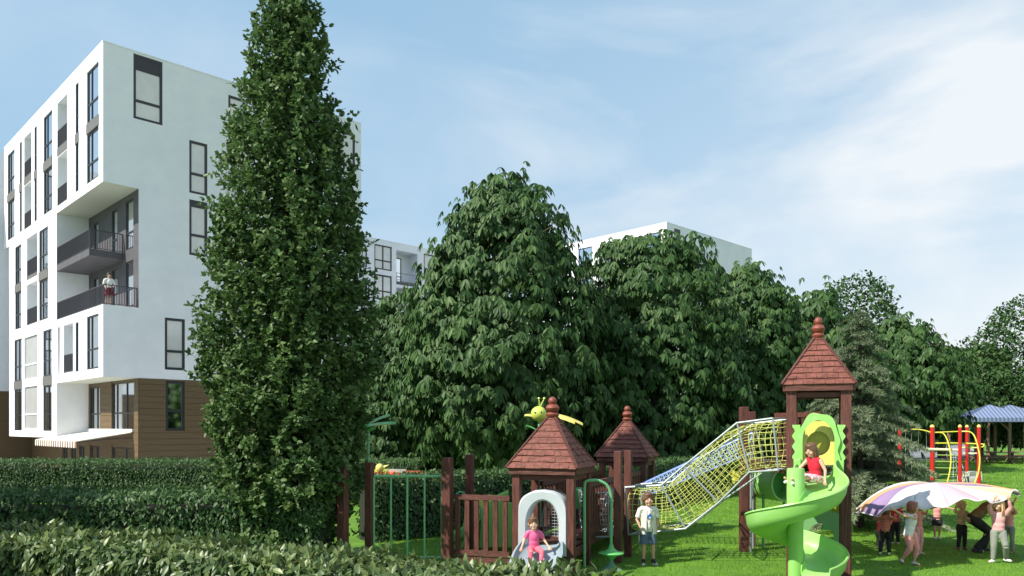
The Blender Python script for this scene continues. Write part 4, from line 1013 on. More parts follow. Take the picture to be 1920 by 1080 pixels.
b = MB(); O_ = outer(); I_ = arch(.26, 1.19, .30, .78)
m = len(O_)
rings = [([(x*1.0, z) for x, z in O_], -.10), (I_, -.10), ([(x*.93, z-.012) for x, z in O_], -.13), ([(x*1.08, z+.01) for x, z in I_], -.13)]
vs = []; 
for pr_, y in ((I_, .34), (I_, -.09), ([(x*1.10, z+.03 if z > .31 else z) for x, z in I_], -.14), ([(x*.95, z-.02 if z > .31 else z) for x, z in O_], -.15), (O_, -.11), (O_, .34)):
    vs += [(x, y, z) for x, z in pr_]
fs = [(k*m+i, k*m+i+1, (k+1)*m+i+1, (k+1)*m+i) for k in range(5) for i in range(m-1)]+[(5*m+i, 5*m+i+1, i+1, i) for i in range(m-1)]
fs += [(0, m, 2*m, 3*m, 4*m, 5*m), tuple(reversed((m-1, 2*m-1, 3*m-1, 4*m-1, 5*m-1, 6*m-1)))]
b.add(vs, fs); b.build('arch', GREYP, ar, smooth=True)
def trough(path, prof_, thick=.02):
    """U-shaped channel swept along a path of (point, right vector)"""
    b = MB(); k = len(prof_); vs = []
    pr2 = []
    for i in range(k):
        p = Vector(prof_[i]); d = (Vector(prof_[min(i+1, k-1)])-Vector(prof_[max(i-1, 0)])).normalized(); nn = Vector((d.y, -d.x)); pr2.append(p+nn*thick)
    full = [Vector(p) for p in prof_]+pr2[::-1]; K = len(full)
    for (c, r) in path:
        for p in full: vs.append(Vector(c)+Vector(r)*p.x+Vector((0,0,1))*p.y)
    fs = [(i*K+j, i*K+(j+1) % K, (i+1)*K+(j+1) % K, (i+1)*K+j) for i in range(len(path)-1) for j in range(K)]
    fs += [tuple(range(K-1,-1,-1)), tuple((len(path)-1)*K+j for j in range(K))]
    b.add(vs, fs); return b
cp = smooth_path([(0,.1,.44),(0,-.25,.40),(0,-.65,.27),(0,-1.05,.13),(0,-1.35,.09),(0,-1.55,.09)], 5)
wv = [1+.0*i for i in range(len(cp))]
path = [(c, (1+.35*min(1, i/9), 0, 0)) for i, c in enumerate(cp)]
trough(path, [(-.27,.13),(-.255,.06),(-.20,.012),(-.1,0),(.1,0),(.20,.012),(.255,.06),(.27,.13)], .025).build('slide_tongue', BLUEG, ar, smooth=True)

# lime slide and panels behind the slatted rail
ls = thing('lime_slide', 'lime and yellow plastic slide behind the dark slatted rail', 'slide', (gx(910, 15.2), 15.2, 0), 0)
b = MB(); b.prism([(-.52,.12),(-.35,.95),(.05,1.05),(.42,1.02),(.46,.15),(.1,.10)], 'y', .25, .31); b.build('side_panel', YEL, ls, bevel=.01)
cp = smooth_path([(.45,0,.95),(.15,-.02,.80),(-.2,-.05,.45),(-.5,-.08,.2),(-.75,-.1,.14)], 5)
trough([(c, (0,1,0)) for c in cp], [(-.28,.2),(-.26,.06),(-.18,.0),(.18,.0),(.26,.06),(.28,.2)], .025).build('slide_channel', LIME, ls, smooth=True)
b = MB(); b.prism([(-.1,.1),(-.05,.85),(.3,1.0),(.7,.9),(.75,.1)], 'y', -.36, -.30); b.build('side_panel', LIME, ls, bevel=.01)
for px, z in ((862, .9), (886, .75)):
    x = gx(px, 15.2)-ls.location.x; tube_obj('hoop', smooth_path([(x-.12,-.5,0),(x-.12,-.5,z*.9),(x,-.5,z*1.28),(x+.16,-.5,z*1.2),(x+.2,-.5,z*.8),(x+.2,-.5,0)], 5), .017, GTUBE, ls)
b = MB(); b.prism([(1.32,.72),(1.2,.95),(1.55,1.16),(2.05,1.17),(2.1,.8)], 'y', .1, .7); b.build('canopy', GREENP, ls, bevel=.02)
# round climbing ring seen inside the arch
rg = thing('net_ring', 'dark green round net ring seen through the grey arch', 'climbing net', (gx(1035, 13.95), 13.95, 0), -TH)
ring = [(.19*math.cos(a*math.pi/12), 0, .72+.36*math.sin(a*math.pi/12)) for a in range(24)]
tube_obj('ring', ring, .014, BLUEG, rg, closed=True)
b = MB()
for i in range(-3, 4):
    h = .36*math.sqrt(max(0, 1-(i*.05/.19)**2)); b.tube([(i*.05,0,.72-h),(i*.05,0,.72+h)], .004, 4)
for i in range(-6, 7):
    h = .19*math.sqrt(max(0, 1-(i*.055/.36)**2)); b.tube([(-h,0,.72+i*.055),(h,0,.72+i*.055)], .004, 4)
b.build('net', ROPEG, rg)['kind'] = 'stuff'

def net_tunnel(label, pts, rad, hoops, rope, fr=.42, nl=20, ds=.10, name='net_tunnel', rr=.0075, kinks=None):
    """round rope tunnel inside a square frame of galvanised tube"""
    P = [Vector(p) for p in pts]; o0 = Vector((P[0].x, P[0].y, 0)); root = thing(name, label, 'net tunnel', o0)
    S = smooth_path(P, 8); S = [p-o0 for p in S]; up = Vector((0,0,1))
    def frame_at(i):
        d = (S[min(i+1, len(S)-1)]-S[max(i-1, 0)]).normalized(); s = d.cross(up).normalized(); u = s.cross(d); return s, u
    # resample
    ln = [0]
    for a, b_ in zip(S, S[1:]): ln.append(ln[-1]+(b_-a).length)
    m = int(ln[-1]/ds); st = []
    for k in range(m+1):
        t = ln[-1]*k/m; i = max(j for j in range(len(ln)) if ln[j] <= t+1e-9); i = min(i, len(S)-2); f = (t-ln[i])/(ln[i+1]-ln[i]); s, u = frame_at(i); st.append((S[i].lerp(S[i+1], f), s, u))
    net = MB()
    sag = lambda k: rad*(1+.03*math.sin(k*2.1))
    for k, (c, s, u) in enumerate(st):
        net.tube([c+s*math.cos(a*math.pi/8)*sag(k)+u*math.sin(a*math.pi/8)*sag(k) for a in range(16)], rr, 4, closed=True)
    for a in range(nl):
        an = 2*math.pi*a/nl; net.tube([c+s*math.cos(an)*sag(k)+u*math.sin(an)*sag(k) for k, (c, s, u) in enumerate(st)], rr, 4)
    net.build('net', rope, root)['kind'] = 'stuff'
    hp = [P[i]-o0 for i in hoops]; fr_ = []
    for i in hoops:
        j = min(i*8, len(S)-1); s, u = frame_at(j); s.z = 0; s.normalize()
        d = (P[min(i+1, len(P)-1)]-P[max(i-1, 0)]).normalized(); u = s.cross(d); c = P[i]-o0
        fr_.append([c+s*a*fr+u*e*fr for a, e in ((-1,-1),(1,-1),(1,1),(-1,1))])
    for q in fr_: tube_obj('hoop', q, .017, ZINC, root, closed=True)
    for k in range(4): tube_obj('frame_tube', [q[k] for q in fr_], .019, ZINC, root)
    return root
NT = [at(1190, 954, 14.5), at(1232, 953, 14.3), at(1272, 946, 14.15), at(1322, 905, 13.95), at(1366, 858, 13.8), at(1410, 838, 13.6), at(1474, 832, 13.2)]
net_tunnel('yellow-green rope tunnel in a galvanised frame rising to the tall tower', NT, .385, [0, 2, 3, 5, 6], ROPEY, fr=.43, rr=.006, nl=22)
net_tunnel('short grey rope tunnel behind the green arch, low between posts', [at(1092, 962, 14.7), at(1120, 961, 14.7), at(1150, 961, 14.6)], .36, [0, 2], ROPEG, fr=.40, nl=22, ds=.055)
# blue netted ramp behind the tunnel
rp_ = thing('net_ramp', 'blue-edged sloping net ramp behind the yellow rope tunnel', 'climbing net', (gx(1210, 16.2), 16.2, 0)); ol = Vector(rp_.location)
A0, A1 = at(1205, 908, 16.4)-ol, at(1412, 812, 15.4)-ol; B0, B1 = at(1200, 935, 15.6)-ol, at(1408, 850, 14.9)-ol
for p, q in ((A0, A1), (B0, B1)):
    tube_obj('side_tube', [p, q], .035 if p is A0 else .02, BLUET, rp_)
b = MB(); nn_ = 26
for i in range(nn_):
    for (u, v) in ((i, i+2), (i+2, i)):
        p = A0.lerp(A1, min(u, nn_)/nn_); q = B0.lerp(B1, min(v, nn_)/nn_); b.tube([p, q], .008, 4)
for k in range(1, 4): b.tube([A0.lerp(B0, k/4), A1.lerp(B1, k/4)], .008, 4)
b.build('net', ROPEB, rp_)['kind'] = 'stuff'
for p in (A0, A1, B0, B1): tube_obj('leg', [(p.x, p.y, 0), p], .022, ZINC, rp_)

# platform between the lone posts and the tall tower
pl = thing('timber_platform', 'raised timber platform at the upper mouth of the net tunnel', 'platform', (gx(1395, 15.0), 15.0, 0), 0)
ol = Vector(pl.location)
for px, Y, top in ((1394.5, 15.0, 2.78), (1408, 15.6, 2.70)):
    x = gx(px, Y)-ol.x; y = Y-ol.y; b = MB(); b.cbox(x-.075, x+.075, y-.075, y+.075, -.1, top, .008); b.build('post', WOOD, pl)
pa = Vector((0, -.02, 0)); pb = Vector((gx(1477, 13.6)-ol.x, 13.6-ol.y, 0))
def along(t, off=0.0, z=0.0):
    d = (pb-pa).normalized(); s = Vector((d.y, -d.x, 0)); c = pa.lerp(pb, t)+s*off; return Vector((c.x, c.y, z))
for off in (0, -.7):
    b = MB(); b.bar(along(0.02, off, 1.66), along(.98, off, 1.66), .07, .15); b.build('beam', WOODH, pl)
for i in range(9):
    b = MB(); d = (pb-pa).normalized(); c0 = along((i+.5)/9, .02, 1.755); c1 = along((i+.5)/9, -.72, 1.755); b.bar(c0, c1, .155, .03); b.build('plank', WOOD, pl)
for i in range(7):
    b = MB(); b.bar(along((i+.7)/7.6, -.68, 1.85), along((i+.7)/7.6, -.68, 2.58), .10, .03, up=(1,0,0)); b.build('slat', WOOD, pl)
b = MB(); b.bar(along(.0, -.68, 2.62), along(1, -.68, 2.62), .06, .09); b.build('top_rail', WOODH, pl)
b = MB(); b.bar(along(.0, -.68, 1.86), along(1, -.68, 1.86), .06, .09); b.build('bottom_rail', WOODH, pl)

# spiral slide
sp = thing('spiral_slide', 'lime green spiral slide winding round a thick column below the tall tower', 'slide', (4.15, 11.4, 0))
b = MB(); b.lathe([(.108,-.1),(.108,1.0),(.112,1.01),(.112,1.02)], (0,0,0), 28); b.build('column', LIME, sp, smooth=True)
b = MB(); b.lathe([(.125,1.02),(.125,1.76),(.118,1.79),(.02,1.80)], (0,0,0), 28); b.build('column', LIME, sp, smooth=True)
path = []
st_ = Vector((5.03-ST*.42-4.15, 12.8-CT*.42-11.4, 0))
lead = smooth_path([(st_.x, st_.y, 1.62), (st_.x-.20, st_.y-.34, 1.60), (.415, .36, 1.54), (.40, 0, 1.44)], 6)
for i, c in enumerate(lead[:-1]):
    d = (lead[i+1]-c); d.z = 0; d.normalize(); path.append((c, Vector((-d.y, d.x, 0))))   # right vector points outwards (to the left of travel)
for i in range(0, 73):
    t = i/72; a = R(-430*t); z = 1.44-1.26*t**.92
    path.append((Vector((.40*math.cos(a), .40*math.sin(a), z)), Vector((math.cos(a), math.sin(a), 0))))
PR = [(-.27,.20),(-.275,.10),(-.24,.03),(-.16,.0),(0,-.01),(.13,.0),(.22,.04),(.265,.12),(.285,.26),(.315,.275),(.325,.255)]
trough(path, PR, .022).build('slide_channel', LIME, sp, smooth=True)
# scalloped entrance hood
hd = thing('slide_hood', 'lime scalloped entrance hood with yellow panel and round hole in the tall tower', 'hood', (M3[0]-ST*.42, M3[1]-CT*.42, 0), -TH)
def scal(P, amp, k):
    out2 = []
    n_ = len(P)
    for i, (x, z) in enumerate(P):
        t = i/(n_-1); s = amp*math.sin(t*k*math.pi*2)
        c = Vector((x, z-2.0)); c.normalize() if c.length else None
        out2.append((x+c.x*s, z+c.y*s))
    return out2
n = 72
def hood(wx, zt, zb, sh):
    P = []
    for i in range(n+1):
        t = i/n
        if t < .3: P.append((-wx, zb+(sh-zb)*t/.3))
        elif t > .7: P.append((wx, zb+(sh-zb)*(1-t)/.3))
        else: a = math.pi*(1-(t-.3)/.4); P.append((wx*math.cos(a), sh+(zt-sh)*math.sin(a)))
    return P
Ou = scal(hood(.30, 2.62, 1.60, 2.22), .019, 7.25); In = hood(.235, 2.50, 1.60, 2.18)
b = MB(); b.plate(Ou, In, 'y', -.16, -.06); b.f = [f for f in b.f if not any(False for _ in f)]; b.build('arch', LIME, hd, smooth=True)
for s in (-1, 1):                                              # wavy ears at both sides
    P = [(s*.27, 1.85)]+[(s*(.372+.020*math.sin(z_*2*math.pi*3.5-1)), 1.85+.58*z_) for z_ in np.linspace(0, 1, 40)]+[(s*.27, 2.43)]
    b = MB(); b.prism(P if s > 0 else P[::-1], 'y', -.12, -.02); b.build('side_wing', LIME, hd)
    b = MB(); b.prism([(s*.26,1.50),(s*.36,1.54),(s*.37,1.86),(s*.26,1.9)][::s], 'y', -.2, -.03); b.build('side_panel', LIME, hd, bevel=.01)
sq = []; ci = []
for i in range(48):
    a = 2*math.pi*i/48; c, s = math.cos(a), math.sin(a); k = min(1/max(abs(c), 1e-6), 1/max(abs(s), 1e-6)); zz_ = min(k, 1.25)
    sq.append((.25*max(-1, min(1, c*k)), 2.09+.30*max(-1, min(1, s*k)))); ci.append((.175*c, 2.13+.195*s))
b = MB(); b.plate(sq, ci, 'y', .10, .14); b.build('yellow_panel', YEL, hd)
b = MB(); b.prism([(-.25,2.39),(.25,2.39),(.12,2.49),(-.12,2.49)], 'y', .10, .14); b.build('yellow_panel', YEL, hd)
b = MB(); b.plate([(x*.80, 2.13+(z-2.13)*.80) for x, z in sq], [(x*.98, z) for x, z in ci], 'y', .19, .23); b.build('backing_panel', YELS, hd)
b = MB(); b.lathe([(.172,0),(.172,.3)], (0,0,0), 24)
b.v = [(x, .23+z*.6, 2.13+y*1.14) for x, y, z in b.v]; b.build('tube', YELS, hd, smooth=True)
# green panel with an arched opening under the tower
gp = thing('arched_panel', 'green plastic panel with arched hole between the lower legs of the tall tower', 'play panel', (M3[0], M3[1], 0), -TH)
n = 40; Ou = []; In = []
for i in range(n):
    a = 2*math.pi*i/n-math.pi/2; c, s = math.cos(a), math.sin(a); k = min(1/max(abs(c), 1e-6), 1/max(abs(s), 1e-6)); x = .325*c*k; z = .55+.45*s*k
    if s*k > .98: z += .07*math.cos(x/.325*math.pi)+.02
    Ou.append((x, z)); In.append((.21*c+.04, .50+.28*s))
b = MB(); b.plate(Ou, In, 'y', .30, .345); b.build('panel', mat('sage_plastic', (.16,.36,.14), .4), gp)
# yellow and green slide behind it
ys = thing('yellow_slide', 'yellow curved slide with green hood behind the spiral slide', 'slide', (gx(1520, 15.6), 15.6, 0)); ol = Vector(ys.location)
cpp = smooth_path([at(1375, 905, 16.6)-ol, at(1425, 918, 16.3)-ol, at(1475, 925, 16.0)-ol, at(1530, 940, 15.6)-ol, at(1568, 968, 15.3)-ol, at(1590, 1000, 15.0)-ol], 5)
trough([(c, (.15,.98,0)) for c in cpp], [(-.28,.25),(-.27,.08),(-.18,.0),(.18,.0),(.27,.08),(.28,.25)], .03).build('slide_channel', YELS, ys, smooth=True)
b = MB(); b.prism([(-.7+1.0,.55),(-.55+1.0,.85),(-.2+1.0,.92),(.3,.86)][::-1] if 0 else [(.02,.40),(.15,.66),(.35,.72),(.62,.66),(.64,.36)], 'y', -.5, -.44); b.build('side_panel', GREENP, ys, bevel=.01)
gsc = thing('green_scoop', 'green half-round play tunnel mouth left of the spiral slide column', 'play tunnel', (gx(1457, 15.3), 15.3, 0), R(20))
b = MB(); vs = []; n = 20
for y, r, rr_ in ((-.25,.30,.30),(-.25,.335,.335),(.45,.335,.335),(.45,.30,.30)):
    vs += [(r*math.cos(math.pi*2*i/n), y, 1.28+rr_*math.sin(math.pi*2*i/n)) for i in range(n)]
b.add(vs, [(k*n+i, k*n+(i+1) % n, ((k+1) % 4)*n+(i+1) % n, ((k+1) % 4)*n+i) for k in range(4) for i in range(n)]); b.build('tunnel_ring', LIME, gsc, smooth=True)
b = MB(); b.lathe([(.30,-.002),(.30,.02)], (0,0,0), 20); b.v = [(x, .2+z, 1.28+y) for x, y, z in b.v]; b.build('panel', GREENP, gsc)
tube_obj('leg', [(.25,.1,0),(.25,.1,1.05)], .025, GTUBE, gsc); tube_obj('leg', [(-.25,.1,0),(-.25,.1,1.05)], .025, GTUBE, gsc)

# green arch with two cone seats
ga = thing('green_spinner', 'green tube arch carrying a round cone seat, right of the nearest tower', 'spinner', (gx(1120, 13.1), 13.1, 0)); x0 = gx(1096, 13.1)-ga.location.x; x1 = gx(1146, 13.1)-ga.location.x
tube_obj('arch_tube', smooth_path([(x0,0,.05),(x0,0,.8),(x0,0,1.38),(x0+.03,0,1.48),(x0+.12,0,1.50),(x1-.2,0,1.49),(x1-.06,0,1.40),(x1,0,1.2),(x1,0,.8),(x1,0,.05)], 5), .024, GTUBE, ga)
b = MB(); b.lathe([(.02,.10),(.04,.17),(.10,.225),(.20,.26),(.215,.275),(.20,.29),(.12,.30),(.05,.36),(.03,.42)], (x1,0,0), 24); b.build('cone_seat', GREENP, ga, smooth=True)
b = MB(); b.lathe([(.21,-.03),(.20,.0),(.15,.03),(.07,.07),(.03,.15)], (x1,0,0), 24); b.build('cone_foot', mat('dull_green', (.13,.26,.18), .5), ga, smooth=True)

# painted low wall and toys behind the hedge on the left
PW = thing('painted_roundabout', 'low curved roundabout painted yellow, green and red behind the hedge', 'roundabout', (gx(790, 22.5), 22.5, 0))
cols = [((.55,.42,.06),), ((.30,.33,.07),), ((.38,.34,.33),), ((.50,.12,.05),), ((.42,.36,.05),), ((.22,.30,.10),), ((.55,.42,.10),)]
for i in range(7):
    a0 = -1.25+i*.36; b = MB(); Rr = 1.45; vs = []
    for z in (.25, 1.20+.05*math.sin(i)):
        for r in (Rr, Rr-.08):
            for j in range(5): a = a0+.355*j/4; vs.append((r*math.sin(a), -r*math.cos(a), z))
    fs = []
    for j in range(4): fs += [(j,j+1,11+j,10+j),(5+j,15+j,16+j,6+j),(10+j,11+j,16+j,15+j),(j,5+j,6+j,j+1)]
    fs += [(0,10,15,5),(4,9,19,14)]; b.add(vs, fs); b.build('painted_panel', mat('painted_panel_%d' % i, cols[i][0], .5, wear=((.4,.38,.3), 5, .5)), PW)
b = MB(); b.lathe([(1.4,.2),(1.4,.26),(.1,.3)], (0,0,0), 32); b.build('deck', GREYP, PW)
b = MB(); b.lathe([(.08,0),(.08,.2)], (0,0,0), 12); b.build('axle', DARKF, PW)
bd = thing('bird_rider', 'yellow bird-headed spring rider beside the left end of the roundabout', 'spring rider', (gx(712, 18.4), 18.4, 0)); 
b = MB(); ellipsoid(b, (0,0,1.42), (.10,.09,.11)); b.tube([(0,0,1.1),(0,0,1.36)], [.12,.06], 10); b.build('head', YEL, bd, smooth=True)
b = MB(); b.add([(.08,-.04,1.42),(.08,.04,1.42),(.08,0,1.48),(.22,0,1.50)], [(0,1,2),(0,3,1),(1,3,2),(2,3,0)]); b.build('beak', YEL, bd)
b = MB(); ellipsoid(b, (.05,0,.98), (.32,.16,.2)); b.build('body', mat('orange_plastic', (.75,.13,.03), .4), bd, smooth=True)
b = MB(); b.tube([(.09*math.cos(a*.8), .09*math.sin(a*.8), .02+a*.022) for a in range(36)], .014, 6); b.build('spring', DARKF, bd, smooth=True)
FL = mat('orange_petal', (.80, .10, .02), .6)
for i, px in enumerate((716, 742)):
    fr_ = thing('flower_clump', ['larger clump of orange-red flowers on the hedge behind the green bars', 'smaller clump of orange-red flowers on the hedge behind the green bars'][i], 'flowers', (gx(px, 16.9), 16.9, 0), 0, 'orange flowers by the hedge'); r_ = np.random.default_rng(i)
    P = np.stack([r_.normal(0, .12, 60), r_.normal(-.1, .05, 60), 1.36+r_.normal(0, .04, 60)], 1)
    np_mesh('blossom', [leaf_batch(leaf_template(.8, .1, .1, 1), P, r_.normal(0, 1, P.shape), r_.normal(0, 1, P.shape), np.full(60, .07), r_.random(60))], FL, fr_)['kind'] = 'stuff'
    b = MB()
    for k in range(8): b.tube([(0,-.1,0),(P[k][0],P[k][1],P[k][2])], .006, 4)
    b.build('stems', GREENP, fr_)

# parked cars glimpsed behind the hedge
def car(label, px, Y, rz, col):
    root = thing('parked_car', label, 'car', (gx(px, Y), Y, 0), rz, 'cars parked behind the trees'); m = mat('car_paint_'+label[:9].replace(' ', '_'), col, .25, metal=.3, coat=.8)
    P = [(-2.1,.35),(-2.12,.75),(-1.75,.92),(-1.0,1.0),(-.35,1.42),(.85,1.45),(1.65,1.05),(2.05,.95),(2.12,.5),(2.05,.32)]
    b = MB(); b.prism(P, 'y', -.85, .85); b.build('body', m, root, bevel=.05)
    for s in (-1, 1):
        b = MB(); b.prism([(-.85,1.02),(-.3,1.37),(.2,1.39),(.2,1.0)], 'y', s*.853, s*.86); b.build('window', GLASS, root)
        b = MB(); b.prism([(.27,1.0),(.27,1.39),(.8,1.39),(1.4,1.05)], 'y', s*.853, s*.86); b.build('window', GLASS, root)
        for x in (-1.3, 1.3):
            w_ = MB(); w_.lathe([(.30,-.1),(.33,-.08),(.33,.08),(.30,.1)], (0,0,0), 20); w_.v = [(x+a, s*.78+c, .33+bb) for a, bb, c in w_.v]; wh = w_.build('wheel', DARKF, root)
            w_ = MB(); w_.lathe([(.18,-.112),(.18,.112)], (0,0,0), 12); w_.v = [(x+a, s*.78+c, .33+bb) for a, bb, c in w_.v]; w_.build('rim', ZINC, wh)
    b = MB(); b.add([(-1.02,-.75,1.01),(-1.02,.75,1.01),(-.36,.68,1.43),(-.36,-.68,1.43)], [(0,1,2,3)]); b.v = [(x-.02, y, z+.012) for x, y, z in b.v]; b.build('windscreen', GLASS, root)
    for s in (-1, 1):
        b = MB(); b.box(-2.14, -2.08, s*.72-.12, s*.72+.12, .62, .76); b.build('headlight', CREAM, root)
        b = MB(); b.box(2.08, 2.14, s*.72-.12, s*.72+.12, .70, .88); b.build('taillight', REDP, root)
car('blue-grey car half hidden by the hedge above the net tunnel', 1335, 39, R(10), (.16,.20,.30))
car('pale car glimpsed behind the two small pointed roofs', 1122, 41, R(-12), (.45,.50,.55))

# far climbing frame with red posts
cf = thing('red_post_climber', 'far climbing frame of red posts with yellow tubes near the striped tents', 'climbing frame', (gx(1765, 33), 33, 0)); ol = Vector(cf.location)
Y0 = {1687: 33.4, 1748: 33.0, 1800: 32.6, 1813: 35.5, 1835.5: 32.0}
for px, Y in Y0.items():
    x, y = gx(px, Y)-ol.x, Y-ol.y; top = at(px, 801, Y).z
    b = MB(); b.lathe([(.085 if px == 1748 else .07, -.1), (.085 if px == 1748 else .07, top)], (x,y,0), 16); b.build('post', REDP, cf, smooth=True)
    b = MB(); r0 = .09 if px == 1748 else .075; b.lathe([(r0,top),(r0,top+.04),(r0*.7,top+.09),(.01,top+.11)], (x,y,0), 14); b.build('post_cap', YEL, cf, smooth=True)
xp = gx(1752, 33.3)-ol.x; b = MB(); b.lathe([(.06,-.1),(.06,2.36)], (xp,.4,0), 14); b.build('post', REDP, cf, smooth=True)
def A(px, py, Y=33.0): return at(px, py, Y)-ol
for pts in ([A(1689,810,33.4),A(1703,806,33.3),A(1718,805,33.2),A(1733,807,33.1),A(1746,811)], [A(1750,811),A(1766,811.5,32.9),A(1774,820,32.8),A(1780,838,32.6),A(1783,862,32.5),A(1780,888,32.4),A(1775,908,32.4)],
            [A(1800,809,32.6),A(1817,809.5,32.4),A(1826,816,32.3),A(1832,832,32),A(1837,858,31.8),A(1834,888,31.6),A(1825,910,31.5)], [A(1750,831),A(1800,831,32.8),A(1846,833,32.4)], [A(1804,839,33),A(1838,839,32.5),A(1846,834,32.4)],
            [A(1750,811,33.6),A(1800,809,33.6)]):
    tube_obj('yellow_tube', smooth_path(pts, 5), .026, YTUBE, cf)
tube_obj('cream_bar', [A(1734,842),A(1798,844,32.7)], .055, CREAM, cf)
tube_obj('cream_bar', [A(1806,850,33),A(1832,850,32.5)], .03, CREAM, cf)
for py in (853, 865, 877, 889, 900): tube_obj('rung', [A(1751,py), A(1798,py+1,32.7)], .018, mat('lime_tube', (.35,.5,.12), .4), cf)
for px in (1698, 1709, 1722, 1737): tube_obj('chain', [A(px,807,33.2), A(px,896,33.2)], .008, ZINC, cf)
b = MB()
for k in range(5): b.tube([A(1785+k*3,845+k,33.4), A(1778+k*9,905,32.4)], .010, 5)
for k in range(6): b.tube([A(1783-k,858+9*k,33.2), A(1800+k*4,858+9*k,33.0)], .010, 5)
b.build('rope_net', ROPEG, cf)['kind'] = 'stuff'
b = MB(); c = A(1822, 892, 33.2); b.prism([(c.x-.42,.05),(c.x-.40,.48),(c.x+.36,.50),(c.x+.40,.08)], 'y', c.y-.15, c.y+.25); b.build('seat_box', CREAM, cf, bevel=.04)
b = MB(); b.lathe([(.22,0),(.26,.05),(.26,.28),(.2,.30)], (c.x-.1, c.y-.35, .0), 16); b.build('drum', mat('stone_drum', (.35,.36,.36), .8), cf, smooth=True)

# striped tents on wooden posts, picnic tables under them
TENTM = mat('tent_cloth_white', (.20,.25,.36), .7); TENTB = mat('tent_cloth_blue', (.09,.13,.25), .7); TW = mat('tent_timber', (.20,.13,.085), .8, col2=(.28,.19,.13), scale=4)
def tent(label, px, Y, hw, hd_, ze, za):
    X = gx(px, Y); root = thing('striped_tent', label, 'tent', (X, Y, 0), R(-10), 'blue striped tents on timber posts')
    n = 34
    fr_ = MB(); fr_.add([(-hw,-hd_,ze),(hw,-hd_,ze),(hw,hd_,ze),(-hw,hd_,ze),(0,0,za)], [(0,1,4),(1,2,4),(2,3,4),(3,0,4)]); cn = fr_.build('canopy', TENTM, root)
    for f in range(4):
        a, b_ = [((-hw,-hd_),(hw,-hd_)), ((hw,-hd_),(hw,hd_)), ((hw,hd_),(-hw,hd_)), ((-hw,hd_),(-hw,-hd_))][f]
        for i in range(n):
            if i % 2: continue
            u0, u1 = i/n, (i+1)/n; p = [Vector((a[0]+(b_[0]-a[0])*u, a[1]+(b_[1]-a[1])*u, ze)) for u in (u0, u1)]
            # each stripe runs straight up the slope until it meets the hip
            def up_(u):
                t = 1-abs(u-.5)*2; base = Vector((a[0]+(b_[0]-a[0])*u, a[1]+(b_[1]-a[1])*u, ze)); mid = Vector(((a[0]+b_[0])/2, (a[1]+b_[1])/2, ze)); return base+(Vector((0,0,za))-mid)*t
            q0, q1 = up_(u0), up_(u1); nn = (p[1]-p[0]).cross(Vector((0,0,za))-p[0]).normalized(); off = nn*(.012 if nn.z > 0 else -.012)
            m = MB(); m.add([p[0]+off, p[1]+off, q1+off, q0+off], [(0,1,2,3)]); m.build('stripe', TENTB, cn)
            m = MB(); nh = Vector((nn.x, nn.y, 0)).normalized()*(.012 if nn.z > 0 else -.012); m.add([p[0]+nh, p[1]+nh, p[1]+nh-Vector((0,0,.26)), p[0]+nh-Vector((0,0,.26))], [(0,1,2,3)]); m.build('valance_strip', TENTB, cn)
    v = MB()
    for f in range(4):
        a, b_ = [((-hw,-hd_),(hw,-hd_)), ((hw,-hd_),(hw,hd_)), ((hw,hd_),(-hw,hd_)), ((-hw,hd_),(-hw,-hd_))][f]; v.add([(a[0],a[1],ze),(b_[0],b_[1],ze),(b_[0],b_[1],ze-.24),(a[0],a[1],ze-.24)], [(0,1,2,3)])
    v.build('valance', TENTM, cn)
    for x, y in ((-hw+.1,-hd_+.1),(hw-.1,-hd_+.1),(hw-.1,hd_-.1),(-hw+.1,hd_-.1),(hw-.5,-hd_+.1),(-hw*.1,hd_-.1)):
        m = MB(); m.box(x-.08,x+.08,y-.08,y+.08,0,ze-.02); m.build('post', TW, root)
    for s in (-1, 1):
        m = MB(); m.bar((s*(hw-.15),hd_-.2,ze-.8),(s*(hw-.8),hd_-.2,ze-.15),.09,.09); m.build('brace', TW, root)
    for y in (-hd_+.1, hd_-.1):
        m = MB(); m.box(-hw+.02,hw-.02,y-.04,y+.04,ze-.16,ze-.03); m.build('beam', TW, root)
tent('nearer blue and white striped tent on timber posts', 1855, 50, 1.95, 1.7, 2.95, 3.82)
tent('farther paler striped tent cut by the right edge', 1893, 55, 2.2, 1.9, 3.0, 3.95)
def picnic(label, px, Y, rz):
    root = thing('picnic_table', label, 'picnic table', (gx(px, Y), Y, 0), rz, 'picnic tables under the tents')
    for i in range(5): b = MB(); b.box(-.9,.9,-.38+i*.155,-.235+i*.155,.70,.74); b.build('plank', TW, root)
    for s in (-1, 1):
        b = MB(); b.box(-.9,.9,s*.72-.13,s*.72+.13,.42,.46); b.build('seat', TW, root)
        b = MB(); b.bar((s*.6,-.6,0),(s*.6,.25,.7),.08,.06); b.bar((s*.6,.6,0),(s*.6,-.25,.7),.08,.06); b.bar((s*.6,-.75,.39),(s*.6,.75,.39),.06,.08); b.build('leg', TW, root)
picnic('left picnic table under the nearer striped tent', 1845, 52, R(8)); picnic('right picnic table beside the timber tent posts', 1878, 50.5, R(-20)); picnic('picnic table at the very edge of the photo', 1912, 53, 0)
